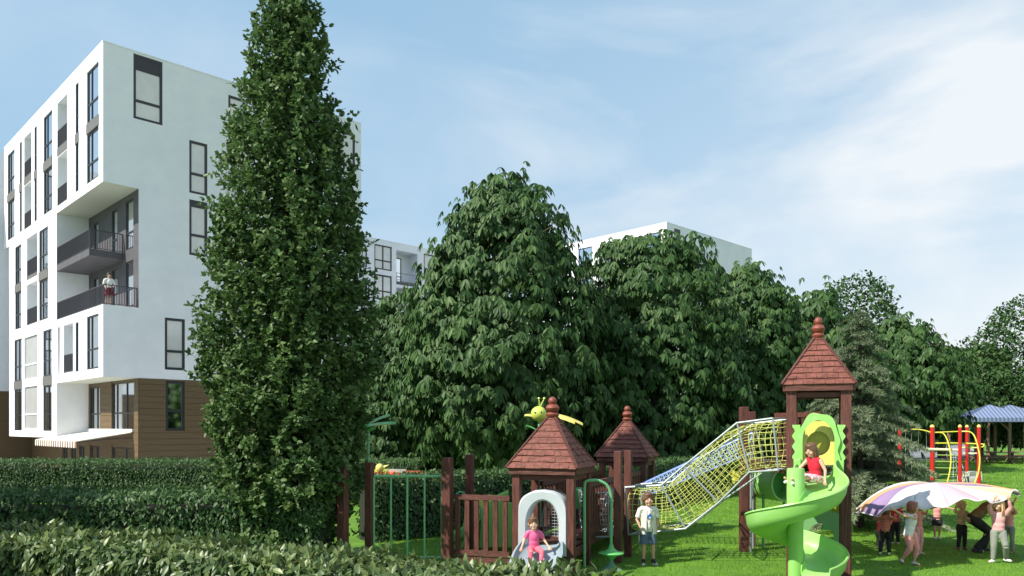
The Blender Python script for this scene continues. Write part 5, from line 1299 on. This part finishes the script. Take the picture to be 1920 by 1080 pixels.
# ------------------------------------------------------------------ people
def skinm(n, c): return mat(n, c, .5, spec=.4, col2=tuple(min(1, v*1.12) for v in c), scale=8)
SK = skinm('skin', (.56, .33, .23)); SKF = skinm('skin_fair', (.62, .39, .28))
EYEW = mat('eye_white', (.75,.75,.75), .3); EYED = mat('eye_dark', (.03,.02,.015), .2); LIP = mat('lips', (.42,.14,.12), .4)
def cloth(n, c, c2=None, bump=.35): return mat(n, c, .85, spec=.2, col2=c2, scale=9, bump=bump, bscale=14)
def rcone(b, p0, r0, p1, r1, n=12):
    """capsule with two radii"""
    p0, p1 = Vector(p0), Vector(p1); d = p1-p0
    if d.length < 1e-5: ellipsoid(b, p0, (r0, r0, r0), n); return
    dn = d.normalized(); pts = []; rs = []
    for k in range(4, 0, -1): a = k*math.pi/8.4; pts.append(p0-dn*r0*math.sin(a)); rs.append(max(.0008, r0*math.cos(a)))
    for k in range(5): pts.append(p0.lerp(p1, k/4)); rs.append(r0+(r1-r0)*k/4)
    for k in range(1, 5): a = k*math.pi/8.4; pts.append(p1+dn*r1*math.sin(a)); rs.append(max(.0008, r1*math.cos(a)))
    b.tube(pts, rs, n)
def fuse(b, name, material, parent, voxel, smooth=3, keep_cuts=None):
    """melt overlapping closed shapes into one continuous skin"""
    me = b.mesh('tmp', material); o = bpy.data.objects.new('tmp', me); COL.objects.link(o)
    m = o.modifiers.new('r', 'REMESH'); m.mode = 'VOXEL'; m.voxel_size = voxel; m.use_smooth_shade = True
    s = o.modifiers.new('s', 'SMOOTH'); s.factor = .5; s.iterations = smooth
    dg = bpy.context.evaluated_depsgraph_get(); dg.update()
    me2 = bpy.data.meshes.new_from_object(o.evaluated_get(dg)); me2.name = name
    bpy.data.objects.remove(o); bpy.data.meshes.remove(me)
    me2.materials.clear(); 
    for mm in (material if isinstance(material, (list, tuple)) else [material]): me2.materials.append(mm)
    me2.polygons.foreach_set('use_smooth', [True]*len(me2.polygons))
    q = bpy.data.objects.new(name, me2); COL.objects.link(q); q.parent = parent
    return q

def person(label, loc, H, rz, J=None, hs=1.0, top=None, bottom=None, shoes=None, hair=None, skin=None, girth=.90, tilt=0.0, group=None, curl=.5, vox=.0085, look=(0, 0)):
    """H = height in metres; joints are in body heights, figure faces -y, x to the viewer's right"""
    skin = skin or SK; root = thing('person', label, 'person', loc, rz, group)
    D = dict(pel=(0,0,.50), chest=(0,0,.68), neck=(0,0,.79), head=(0,-.01,.895), shL=(-.105,0,.765), shR=(.105,0,.765), elL=(-.145,.01,.62), elR=(.145,.01,.62), wrL=(-.155,-.03,.48), wrR=(.155,-.03,.48),
             hipL=(-.052,0,.475), hipR=(.052,0,.475), knL=(-.06,-.012,.265), knR=(.06,-.012,.265), anL=(-.065,.01,.042), anR=(.065,.01,.042), toeL=(-.012,-.075), toeR=(.012,-.075))
    if J: D.update(J)
    S = lambda k: Vector(D[k])*H
    g = girth; body = MB()
    hd = S('head'); hr = Vector((.064, .074, .088))*H*hs
    ang = Matrix.Rotation(look[0], 3, 'Z') @ Matrix.Rotation(look[1], 3, 'X') @ Matrix.Rotation(tilt, 3, 'Y')
    hp = lambda x, y, z: hd+ang @ Vector((x*H*hs, y*H*hs, z*H*hs))
    ellipsoid(body, hp(0, .008, .012), hr*.98, 18, ang); ellipsoid(body, hp(0, -.016, -.028), Vector((.050,.055,.060))*H*hs, 14, ang)
    rcone(body, hp(0, -.068, .006), .007*H*hs, hp(0, -.083, -.012), .010*H*hs, 8)                      # nose
    ellipsoid(body, hp(0, -.050, -.062), Vector((.024,.022,.02))*H*hs, 10)                               # chin
    for s in (-1, 1):
        ellipsoid(body, hp(s*.066, .008, -.008), Vector((.010,.020,.026))*H*hs, 8); ellipsoid(body, hp(s*.030, -.050, -.024), Vector((.024,.022,.022))*H*hs, 8)
    rcone(body, S('neck'), .034*H*g, hp(0, .012, -.05), .032*H, 12)
    pel, ch, nk = S('pel'), S('chest'), S('neck')
    shl, shr = S('shL'), S('shR'); ax = (shr-shl).normalized(); upv = (nk-pel).normalized(); fw = ax.cross(upv)
    rot = Matrix((ax, fw, upv)).transposed()
    ellipsoid(body, ch, Vector((.088,.060,.11))*H*g, 16, rot); ellipsoid(body, pel.lerp(ch, .45), Vector((.078,.058,.10))*H*g, 16, rot); ellipsoid(body, pel, Vector((.088,.066,.07))*H*g, 16, rot)
    rcone(body, shl.lerp(nk, .25), .034*H, shr.lerp(nk, .25), .034*H, 12)
    for s in ('L', 'R'):
        sh, el, wr = S('sh'+s), S('el'+s), S('wr'+s); hip, kn, an = S('hip'+s), S('kn'+s), S('an'+s)
        rcone(body, sh, .034*H*g, el, .023*H*g); rcone(body, el, .024*H*g, wr, .0155*H*g)
        rcone(body, hip, .056*H*g, kn, .034*H*g); rcone(body, kn, .034*H*g, an, .021*H*g)
        mid = kn.lerp(an, .28); back = Vector((0, 1, 0)); ellipsoid(body, mid+back*.010*H, Vector((.030,.032,.06))*H*g, 10)
        tz = D['toe'+s]; toe = an+Vector((tz[0], tz[1], 0))*H; toe.z = an.z-.022*H if len(tz) < 3 else an.z+tz[2]*H
        rcone(body, an+Vector((0, .014, -.018))*H, .022*H, toe, .017*H)
        # hand: palm, four fingers of unequal length, thumb from the side near the wrist
        sg = -1 if s == 'L' else 1
        d = (wr-el).normalized(); side = d.cross(Vector((0, 1, 0)) if abs(d.y) < .9 else Vector((0, 0, 1))).normalized(); pn = side.cross(d).normalized()
        if D.get('palm'+s): side = Vector(D['palm'+s]).normalized(); side = (side-d*side.dot(d)).normalized(); pn = side.cross(d).normalized()
        pw = .017*H; pe = wr+d*.042*H
        for k in range(-1, 2): rcone(body, wr+side*k*.007*H, .0105*H, pe+side*k*.0125*H, .0098*H, 8)
        for k, ln in enumerate((.033, .041, .043, .037)):
            off = (k-1.5)*.0118*H; a0 = pe+side*off; d1 = (d+side*(k-1.5)*.07).normalized(); c = curl
            p1 = a0+(d1*math.cos(c*.6)+pn*math.sin(c*.6))*ln*H*.5; p2 = p1+(d1*math.cos(c*1.5)+pn*math.sin(c*1.5))*ln*H*.42
            rcone(body, a0, .0062*H, p1, .0058*H, 8); rcone(body, p1, .0058*H, p2, .0050*H, 8)
        th0 = wr+d*.012*H+side*(.012*H)*-sg; tdir = (d*.75-side*sg*.65+pn*.25).normalized(); p1 = th0+tdir*.026*H; p2 = p1+(tdir*.7+d*.5).normalized()*.022*H
        rcone(body, th0, .0085*H, p1, .0072*H, 8); rcone(body, p1, .0072*H, p2, .0060*H, 8)
    fuse(body, 'body', skin, root, vox*H/1.2 if H < 1.3 else vox*1.1, 2)
    # face
    for s in (-1, 1):
        b = MB(); ellipsoid(b, hp(s*.0245, -.0620, .004), Vector((.0105,.006,.0052))*H*hs, 10, ang); e = b.build('eye', EYEW, root, smooth=True)
        b = MB(); ellipsoid(b, hp(s*.0245, -.0650, .004), Vector((.0062,.0045,.0056))*H*hs, 8, ang); b.build('iris', EYED, e, smooth=True)
        b = MB(); b.tube([hp(s*.012, -.069, .020), hp(s*.025, -.068, .0245), hp(s*.038, -.060, .020)], [.0022*H, .003*H, .0015*H], 6); b.build('eyebrow', hair['m'] if hair else EYED, root)
    b = MB(); b.tube([hp(-.018, -.0645, -.0395), hp(-.008, -.0705, -.0435), hp(.008, -.0705, -.0435), hp(.018, -.0645, -.0395)], [.002*H, .0042*H, .0042*H, .002*H], 8); b.build('mouth', LIP, root, smooth=True)
    # hair
    if hair:
        b = MB(); k = hair.get('fit', 1.0)
        ellipsoid(b, hp(0, .018, .030), Vector((.070,.074,.076))*H*hs*k, 18, ang)
        ellipsoid(b, hp(0, -.035, .068), Vector((.052,.040,.026))*H*hs, 12, ang)
        for q in range(-4, 5): a = q*.30; rcone(b, hp(math.sin(a)*.055, -math.cos(a)*.052, .072), .013*H*hs, hp(math.sin(a*1.15)*.066, -math.cos(a)*.066, .042-.05*min(1, abs(q)/4)), .008*H*hs, 8)   # fringe
        L_ = hair.get('len', 0)
        if L_ > 0:
            for q in range(-6, 7):
                a = q*.26; x = math.sin(a)*.066; y = math.cos(a)*.062+.012
                sw = hair.get('sway', 0)
                rcone(b, hp(x*.95, y*.9, .02), .020*H*hs, hp(x*1.05+sw*L_*.5, y*1.02, .02-L_*.55), .019*H*hs, 8); rcone(b, hp(x*1.05+sw*L_*.5, y*1.02, .02-L_*.55), .019*H*hs, hp(x*(1.1-.25*abs(q)/6)+sw*L_, y*1.05-.01, .02-L_*(1-.08*(q % 3))), .010*H*hs, 8)
            for s in (-1, 1):
                rcone(b, hp(s*.062, -.020, .040), .016*H*hs, hp(s*.070+.0, -.022, .02-L_*.5), .015*H*hs, 8); rcone(b, hp(s*.070, -.022, .02-L_*.5), .015*H*hs, hp(s*.060, -.015, .02-L_*.85), .008*H*hs, 8)
        else:
            for q in range(-5, 6): a = q*.30; rcone(b, hp(math.sin(a)*.062, math.cos(a)*.058+.015, .03), .018*H*hs, hp(math.sin(a)*.064, math.cos(a)*.062+.012, -.040), .011*H*hs, 8)
        if hair.get('tail'):
            tx = hair['tail']; ellipsoid(b, hp(tx*.3, .02, .108), Vector((.028,.028,.026))*H*hs, 10); rcone(b, hp(tx*.3, .02, .115), .018*H*hs, hp(tx, .05, .135), .016*H*hs, 8); rcone(b, hp(tx, .05, .135), .016*H*hs, hp(tx*1.7, .06, .085), .008*H*hs, 8)
        fuse(b, 'hair', hair['m'], root, .0095*H/1.2, 4)
    # clothes
    if top:
        b = MB(); e = 1.09*g*top.get('loose', 1.0); bot = top.get('hem', .47)
        ellipsoid(b, ch, Vector((.092,.068,.112))*H*e, 16, rot); ellipsoid(b, pel.lerp(ch, .45), Vector((.086,.068,.09))*H*e, 16, rot)
        hem_c = pel+upv*(bot-D['pel'][2])*H if 'hem' in top else pel+upv*.0
        b.tube([pel.lerp(ch, .7), pel.lerp(ch, .3), hem_c], [.074*H*e, .078*H*e, .084*H*e], 18)
        n0 = len(b.v)-18*3
        for i in range(n0, len(b.v)):                          # flatten the skirt of the shirt front to back
            p = Vector(b.v[i]); c = pel.lerp(ch, .3); f = (p-c).dot(fw); p -= fw*f*.22; b.v[i] = tuple(p)
        rcone(b, shl.lerp(nk, .22), .041*H*g, shr.lerp(nk, .22), .041*H*g, 12)
        sl = top.get('sleeve', .8)
        for s in ('L', 'R'):
            sh, el, wr = S('sh'+s), S('el'+s), S('wr'+s)
            if sl > 0:
                t = min(1, sl); b.tube([sh-(el-sh)*.12, sh, sh.lerp(el, t*.5), sh.lerp(el, t)], [.022*H*g, .0425*H*g, .041*H*g, (.040 if sl < 1 else .031)*H*g*top.get('loose', 1.0)], 12)
                if sl > 1: rcone(b, el, .031*H*g, el.lerp(wr, sl-1), .024*H*g)
        fuse(b, top.get('name', 'shirt'), top['m'], root, .0105*H/1.2, 3)
    if bottom:
        b = MB(); lo = bottom.get('len', 2.0); e = bottom.get('loose', 1.0)
        if bottom.get('skirt'):
            zc = pel+Vector((0,0,.03*H)); hz = lo*H; n_ = 28; vs = []; rings = [(.0, .078), (.25, .10), (.6, .125), (1.0, .15)]
            for t, r in rings:
                for k in range(n_):
                    a = 2*math.pi*k/n_; rr = r*H*(1+.09*t*math.cos(a*7)); vs.append((zc.x+rr*math.cos(a), zc.y+rr*.85*math.sin(a), zc.z-(zc.z-hz)*t))
            b.add(vs, [(i*n_+k, i*n_+(k+1) % n_, (i+1)*n_+(k+1) % n_, (i+1)*n_+k) for i in range(3) for k in range(n_)]+[tuple(range(n_))]); b.build('skirt', bottom['m'], root, smooth=True)
        else:
            ellipsoid(b, pel, Vector((.094,.074,.062))*H*g, 16, rot)
            for s in ('L', 'R'):
                hip, kn, an = S('hip'+s), S('kn'+s), S('an'+s); t = min(1, lo)
                b.tube([hip-(kn-hip)*.22, hip, hip.lerp(kn, t*.5), hip.lerp(kn, t)], [.040*H*g, .066*H*g, .055*H*g*e, (.047 if lo > 1 else .054)*H*g*e], 14)
                if lo > 1: b.tube([kn-(an-kn)*.04, kn, kn.lerp(an, (lo-1)*.5), kn.lerp(an, lo-1)], [.04*H*g, .046*H*g*e, .040*H*g*e, .034*H*g*e*bottom.get('flare', 1)], 14)
            fuse(b, bottom.get('name', 'trousers'), bottom['m'], root, .0105*H/1.2, 3)
    if shoes:
        for s in ('L', 'R'):
            an = S('an'+s); tz = D['toe'+s]; tv = Vector((tz[0], tz[1], 0)); tn = tv.normalized(); L2 = tv.length*H
            zb_ = an.z-.040*H; 
            b = MB(); rcone(b, an+Vector((0,0,-.014*H))-tn*.012*H, .028*H, an+tn*L2*.95+Vector((0,0,-.022*H)), .019*H, 12); rcone(b, an+Vector((0,0,.02*H if shoes.get('high') else -.004*H)), .027*H, an+tn*L2*.35+Vector((0,0,-.016*H)), .024*H, 12)
            sh = fuse(b, 'shoe', shoes['m'], root, .0095*H/1.2, 2)
            if shoes.get('sole'):
                b = MB(); sd = Vector((-tn.y, tn.x, 0)); n_ = 16; vs = []
                for z in (zb_-.001, zb_+.016*H):
                    for k in range(n_):
                        a = 2*math.pi*k/n_; c = an+tn*(L2*.45); p = c+tn*math.cos(a)*(L2*.55+.034*H)+sd*math.sin(a)*.027*H; vs.append((p.x, p.y, z))
                b.add(vs, [tuple(range(n_-1,-1,-1)), tuple(range(n_, 2*n_))]+[(k, (k+1) % n_, n_+(k+1) % n_, n_+k) for k in range(n_)]); b.build('sole', shoes['sole'], sh)
    return root

HB = mat('hair_dark_brown', (.035,.02,.013), .45); HBR = mat('hair_brown', (.13,.065,.036), .45); HRED = mat('hair_auburn', (.26,.09,.045), .45); HBL = mat('hair_blonde', (.55,.36,.18), .5); HMB = mat('hair_light_brown', (.28,.15,.08), .5)
WHITE = cloth('white_cotton', (.78,.77,.74), (.70,.69,.66)); CREAMC = cloth('cream_cotton', (.70,.68,.58), (.62,.60,.52)); PINKT = cloth('pink_cotton', (.78,.16,.33), (.70,.12,.28)); CORAL = cloth('coral_pink_cotton', (.85,.16,.22), (.75,.12,.18))
DENIM = cloth('denim', (.07,.11,.17), (.14,.19,.26)); BLACKC = cloth('black_cloth', (.02,.02,.022), (.035,.034,.036)); REDC = cloth('red_cotton', (.62,.03,.05), (.5,.02,.04)); SALM = cloth('salmon_cotton', (.78,.34,.30), (.70,.28,.25)); PALEP = cloth('pale_pink_cotton', (.78,.40,.40), (.70,.34,.35))
TAN = cloth('tan_cotton', (.62,.40,.26), (.54,.34,.22)); OLIVE = cloth('olive_brown_knit', (.16,.10,.045), (.20,.13,.06)); GREYC = cloth('grey_green_cloth', (.20,.22,.19), (.26,.28,.24)); SKIRT = cloth('burgundy_cloth', (.12,.012,.03), (.20,.02,.05))
WH = mat('white_rubber', (.8,.8,.78), .5); SHB = mat('black_canvas', (.02,.02,.025), .7); SHW = mat('pale_leather', (.62,.56,.50), .5); SHR = mat('brown_leather', (.22,.06,.05), .5)
def striped(name, c1, c2, s):
    m = cloth(name, c1, None); t = m.node_tree; b = t.nodes['Principled BSDF']; w_ = t.nodes.new('ShaderNodeTexWave'); w_.bands_direction = 'Z'; w_.inputs['Scale'].default_value = s
    co = t.nodes.new('ShaderNodeTexCoord'); t.links.new(co.outputs['Object'], w_.inputs[0]); rp = t.nodes.new('ShaderNodeValToRGB'); rp.color_ramp.interpolation = 'CONSTANT'; rp.color_ramp.elements[1].position = .5
    rp.color_ramp.elements[0].color = (*c1, 1); rp.color_ramp.elements[1].color = (*c2, 1); t.links.new(w_.outputs[0], rp.inputs[0]); t.links.new(rp.outputs[0], b.inputs['Base Color']); return m
STRIPE = striped('red_striped_cotton', (.62,.06,.04), (.45,.28,.20), 11)
FLORAL = mat('floral_cotton', (.75,.72,.74), .85, col2=(.75,.12,.25), scale=28, detail=1)
GP = 'children and adult playing with the parachute'

# boy on the lawn
boy = person('boy in a white shirt and denim shorts standing on the lawn, hands in pockets', (gx(1215, 13.6), 13.6, 0), 1.26, R(4),
    J=dict(wrL=(-.108,-.035,.49), wrR=(.108,-.035,.49), elL=(-.15,.03,.615), elR=(.15,.03,.615), anL=(-.06,.01,.042), anR=(.078,.01,.042), knL=(-.06,-.012,.265), knR=(.068,-.012,.265), toeL=(-.022,-.075), toeR=(.02,-.078)), hs=1.04,
    top=dict(m=WHITE, sleeve=.8, hem=.455, loose=1.05), bottom=dict(m=DENIM, len=.93, loose=1.15, name='shorts'), shoes=dict(m=SHB, sole=WH, high=True), hair=dict(m=HBR, len=.045), tilt=-.08)
b = MB()                                                       # open overshirt hanging at both sides
for s in (-1, 1):
    P0 = [(s*.035,-.088,.96),(s*.105,-.07,.955),(s*.125,-.03,.88),(s*.135,-.045,.62),(s*.13,-.075,.53),(s*.06,-.118,.535),(s*.055,-.112,.75)]
    P0 = [(x*1.0, y, z) for x, y, z in P0]; n_ = len(P0); b.add(P0+[(x, y-.010, z) for x, y, z in P0], [tuple(range(n_)), tuple(range(2*n_-1, n_-1, -1))]+[(k, n_+k, n_+(k+1) % n_, (k+1) % n_) for k in range(n_)])
b.build('overshirt', CREAMC, boy, bevel=.004)
b = MB(); ellipsoid(b, (0,-.030,.80), (.062,.094,.20), 18); ellipsoid(b, (0,-.028,.68), (.062,.084,.11), 18); fuse(b, 'undershirt', WHITE, boy, .012, 2)
b = MB()                                                       # blue print on the shirt: a plain fin-like patch
b.prism([(-.045,.80),(-.035,.865),(0,.90),(.03,.89),(.045,.84),(.035,.81)], 'y', -.128, -.118); b.build('shirt_print', mat('print_blue', (.05,.16,.42), .7), boy)
b = MB(); b.prism([(-.018,.815),(.0,.845),(.026,.815)], 'y', -.131, -.1285); b.build('shirt_print', WH, boy)

# girl in pink on the grey slide tongue
pg_y = 12.42
person('small girl in pink shirt and coral trousers sitting on the grey slide tongue', (gx(1001, pg_y), pg_y, .0), 1.0, R(6),
    J=dict(pel=(0,0,.475), chest=(0,-.01,.64), neck=(-.0,-.015,.745), head=(-.015,-.03,.860), shL=(-.10,-.01,.715), shR=(.10,-.01,.715), elL=(-.155,-.01,.60), elR=(.16,-.01,.60), wrL=(-.205,-.09,.495), wrR=(.225,-.09,.50),
           hipL=(-.05,-.01,.455), hipR=(.05,-.01,.455), knL=(-.075,-.20,.435), knR=(.105,-.19,.435), anL=(-.105,-.27,.24), anR=(.07,-.29,.26), toeL=(-.01,-.07), toeR=(.01,-.07)), hs=1.13,
    top=dict(m=PINKT, sleeve=.75, hem=.47), bottom=dict(m=CORAL, len=1.75), shoes=dict(m=SHW), hair=dict(m=HBR, tail=.012, fit=.98), skin=SKF)
# girl on the spiral slide
gY = 11.62; gz = 1.585
person('long-haired girl in a red top and flowered shorts sitting on the spiral slide', (gx(1530, gY), gY, gz-.40*1.12), 1.12, R(-58),
    J=dict(pel=(0,0,.44), chest=(-.01,-.02,.60), neck=(-.02,-.03,.71), head=(-.035,-.055,.815), shL=(-.105,-.035,.68), shR=(.085,-.02,.68), elL=(-.16,-.11,.58), elR=(.15,-.01,.55), wrL=(-.215,-.20,.475), wrR=(.175,-.05,.43),
           hipL=(-.05,-.01,.43), hipR=(.05,-.01,.43), knL=(-.07,-.22,.47), knR=(.035,-.235,.46), anL=(-.085,-.46,.425), anR=(.02,-.47,.415), toeL=(-.01,-.05,.035), toeR=(.01,-.05,.035)), hs=1.02,
    top=dict(m=REDC, sleeve=0, hem=.42), bottom=dict(m=FLORAL, len=.85, loose=1.2, name='shorts'), shoes=dict(m=WH), hair=dict(m=HBR, len=.17), look=(R(5), R(14)))
# woman on the balcony
Rb = Matrix.Rotation(math.atan2(.700, .714), 3, 'Z'); wp = Vector((-19.42, 37, 0))+Rb @ Vector((.42, .50, 0))
person('woman in white blouse and burgundy skirt standing at a balcony rail', (wp.x, wp.y, 8.225), 1.66, R(40), J=dict(wrL=(-.12,-.10,.53), wrR=(.10,-.13,.56)),
    hs=.82, top=dict(m=WHITE, sleeve=1.7, hem=.53), bottom=dict(m=SKIRT, skirt=True, len=.31), shoes=dict(m=SHB), hair=dict(m=HB, len=.02), vox=.012)

# the parachute group
person('auburn-haired girl in white sleeveless top and pink capri trousers holding the parachute', (gx(1706, 13.5), 13.5, 0), 1.13, R(10),
    J=dict(pel=(-.02,.01,.49), chest=(.02,.0,.66), neck=(.035,.0,.775), head=(.045,-.01,.885), shL=(-.06,-.03,.745), shR=(.12,.03,.75), elL=(-.19,-.05,.79), elR=(.0,-.13,.73), wrL=(-.31,-.06,.86), wrR=(-.15,-.14,.77),
           knL=(-.03,-.05,.27), knR=(.09,-.04,.27), anL=(-.10,.05,.075), anR=(.07,.0,.042), toeL=(-.03,-.065), toeR=(.03,-.075)), top=dict(m=WHITE, sleeve=0, hem=.44, loose=1.1), bottom=dict(m=SALM, len=1.62, loose=1.1), shoes=dict(m=SHW, sole=SHR), hair=dict(m=HRED, len=.10), look=(R(60), 0), group=GP)
person('child in pale trousers mostly hidden behind the girl with auburn hair', (gx(1722, 14.6), 14.6, 0), 1.02, R(30), J=dict(elL=(-.20,-.06,.78), wrL=(-.28,-.12,.86), elR=(.05,-.12,.76), wrR=(-.05,-.2,.84)), top=dict(m=SALM, sleeve=.8), bottom=dict(m=PALEP, len=1.9), shoes=dict(m=SHW), hair=dict(m=HMB, len=.08), group=GP)
person('child in a red striped jumper and dark trousers under the left end of the parachute', (gx(1660, 14.6), 14.6, 0), .93, R(150), J=dict(chest=(0,-.05,.655), neck=(0,-.09,.75), head=(0,-.13,.83), elL=(-.19,-.10,.70), wrL=(-.17,-.2,.76), elR=(.20,-.05,.70), wrR=(.18,-.2,.76), knL=(-.06,-.07,.28), knR=(.07,-.05,.27), anL=(-.07,.02,.042), anR=(.09,.05,.042)),
    top=dict(m=STRIPE, sleeve=1.8, hem=.46, loose=1.1), bottom=dict(m=BLACKC, len=1.95, loose=1.2), shoes=dict(m=SHW), hair=dict(m=HBR), group=GP)
person('child in plain red jumper and black trousers behind the one in red stripes', (gx(1678, 15.9), 15.9, 0), .90, R(170), J=dict(elL=(-.17,-.06,.72), wrL=(-.15,-.14,.82), elR=(.17,-.06,.72), wrR=(.15,-.14,.82)), top=dict(m=REDC, sleeve=1.8), bottom=dict(m=BLACKC, len=1.95, loose=1.15), shoes=dict(m=SHW), hair=dict(m=HB), group=GP)
person('small child in a coral jumper crouching at the far left under the parachute', (gx(1650, 15.3), 15.3, 0), .78, R(120), J=dict(pel=(0,.05,.42), chest=(0,-.04,.57), neck=(0,-.08,.67), head=(0,-.12,.78), shL=(-.1,-.06,.65), shR=(.1,-.06,.65), elL=(-.15,-.16,.60), wrL=(-.12,-.28,.66), elR=(.15,-.16,.60), wrR=(.12,-.28,.66), hipL=(-.05,.05,.40), hipR=(.05,.05,.40), knL=(-.07,-.08,.26)), top=dict(m=CORAL, sleeve=1.8), bottom=dict(m=GREYC, len=1.9), shoes=dict(m=SHW), hair=dict(m=HMB), group=GP)
person('girl in salmon top and dark shorts under the middle of the parachute', (gx(1757, 16.6), 16.6, 0), .92, R(-10), J=dict(elL=(-.20,-.03,.72), wrL=(-.33,-.06,.70), elR=(.20,-.03,.74), wrR=(.32,-.06,.72), anL=(-.04,.01,.042), anR=(.05,.03,.042)),
    top=dict(m=SALM, sleeve=.6, hem=.45), bottom=dict(m=BLACKC, len=.75, loose=1.15, name='shorts'), shoes=dict(m=SHW), hair=dict(m=HMB, len=.12), hs=1.08, group=GP)
person('boy in a tan jumper and black jeans raising one hand under the parachute', (gx(1803, 15.2), 15.2, 0), .96, R(8), J=dict(elL=(-.17,-.03,.78), wrL=(-.15,-.05,.93), elR=(.18,-.02,.68), wrR=(.26,-.06,.64), anL=(-.07,.01,.042), anR=(.07,.01,.042)),
    top=dict(m=TAN, sleeve=1.8, hem=.49), bottom=dict(m=BLACKC, len=1.95, loose=1.1), shoes=dict(m=SHR), hair=dict(m=HBL), hs=1.08, skin=SKF, group=GP)
person('adult in a brown jumper and black trousers bending forward with the head under the parachute', (gx(1846, 14.9), 14.9, 0), 1.62, R(82), J=dict(pel=(0,.13,.40), chest=(0,-.02,.525), neck=(0,-.12,.575), head=(0,-.20,.625), shL=(-.09,-.09,.565), shR=(.09,-.09,.565), elL=(-.12,-.19,.50), wrL=(-.10,-.27,.60), elR=(.12,-.20,.50), wrR=(.1,-.28,.60),
    hipL=(-.045,.12,.38), hipR=(.045,.12,.38), knL=(-.06,-.05,.235), knR=(.06,-.07,.24), anL=(-.065,.13,.042), anR=(.065,-.01,.042)), hs=.82, girth=.88, top=dict(m=OLIVE, sleeve=1.85), bottom=dict(m=BLACKC, len=1.96, loose=1.1, flare=1.2), shoes=dict(m=SHB), hair=dict(m=HB, len=.05), group=GP, vox=.010)
person('blonde girl in pink jacket and grey trousers lifting the right edge of the parachute', (gx(1872, 13.7), 13.7, 0), 1.15, R(-25), J=dict(shL=(-.10,0,.75), shR=(.10,0,.75), elL=(-.13,-.09,.87), wrL=(-.07,-.13,.985), elR=(.15,-.08,.86), wrR=(.12,-.13,.98), knL=(-.06,-.02,.265), knR=(.09,-.05,.27), anL=(-.07,.0,.042), anR=(.11,.10,.06), toeL=(-.06,-.06), toeR=(.06,-.05)),
    top=dict(m=PALEP, sleeve=1.8, hem=.50, loose=1.06, name='jacket'), bottom=dict(m=GREYC, len=1.95, loose=1.12), shoes=dict(m=WH), hair=dict(m=HBL, len=.20), skin=SKF, look=(R(-30), R(-8)), group=GP)
person('child in dark clothes half hidden behind the blonde girl in the pink jacket', (gx(1892, 14.8), 14.8, 0), 1.0, R(-60), J=dict(elL=(-.16,-.08,.82), wrL=(-.12,-.16,.92), elR=(.16,-.08,.82), wrR=(.12,-.16,.92)), top=dict(m=SALM, sleeve=1.8), bottom=dict(m=GREYC, len=1.95), shoes=dict(m=SHR), hair=dict(m=HBL, len=.1), group=GP)

# parachute: cloth sectors held up around the rim
def para():
    cx0, cy0 = gx(1752, 15.0), 15.05; root = thing('play_parachute', 'large play parachute of white, yellow, purple and orange cloth held up by the children', 'parachute', (cx0, cy0, 0))
    cm = {'w': (.88,.85,.87), 'y': (.82,.78,.50), 'p': (.47,.34,.58), 'o': (.85,.50,.28), 'g': (.04,.42,.16), 'l': (.62,.55,.72), 'k': (.82,.60,.68)}
    ms = {k: mat('parachute_'+{'w':'white','y':'yellow','p':'purple','o':'orange','g':'green','l':'lilac','k':'pink'}[k], c, .6, spec=.25, translucent=.42, bump=.12, bscale=5) for k, c in cm.items()}
    # sector colours by angle, starting at the right (east) and going over the back
    seq = ['g','w','l','w','w','y','w','o','p','w','w','k','w','y','p','o']
    n = len(seq); sub = 8; NR = 14
    def pt(a, t):
        rx, ry = 1.34, 1.52; x = rx*math.cos(a)*t; y = ry*math.sin(a)*t
        sc_ = 1+.03*math.cos(a*n)*t*t; x *= sc_; y *= sc_
        c = math.cos(a); s = math.sin(a)
        rim = 1.06-.40*max(0, s)**1.2+.13*max(0, -s)*max(0, c+.35)-.32*max(0, -c)**3+.08*max(0, c)**2
        rim += .055*math.cos(a*8+1.2)+.02*math.cos(a*21)
        top = 1.32; k = t**2.6
        z = top+(rim-top)*k+.03*math.sin(a*3+t*4)*t*(1-t)*3+.010*math.sin(a*n*2)*t
        if c < -.5: x -= .05*math.sin(t*math.pi)*1.2
        return (x, y, z)
    for i, col in enumerate(seq):
        a0, a1 = 2*math.pi*i/n, 2*math.pi*(i+1)/n; b = MB(); vs = []
        for r in range(NR+1):
            t = .02+.98*r/NR
            for k in range(sub+1): vs.append(pt(a0+(a1-a0)*k/sub, t))
        W_ = sub+1; m = len(vs); fs = [(r*W_+k, r*W_+k+1, (r+1)*W_+k+1, (r+1)*W_+k) for r in range(NR) for k in range(sub)]
        b.add(vs, fs); o = b.build('cloth_sector', ms[col], root, smooth=True)
        so = o.modifiers.new('s', 'SOLIDIFY'); so.thickness = .004
    tube_obj('hem', [pt(2*math.pi*i/160, 1.0) for i in range(160)], .010, ms['w'], root, 6, closed=True)
para()
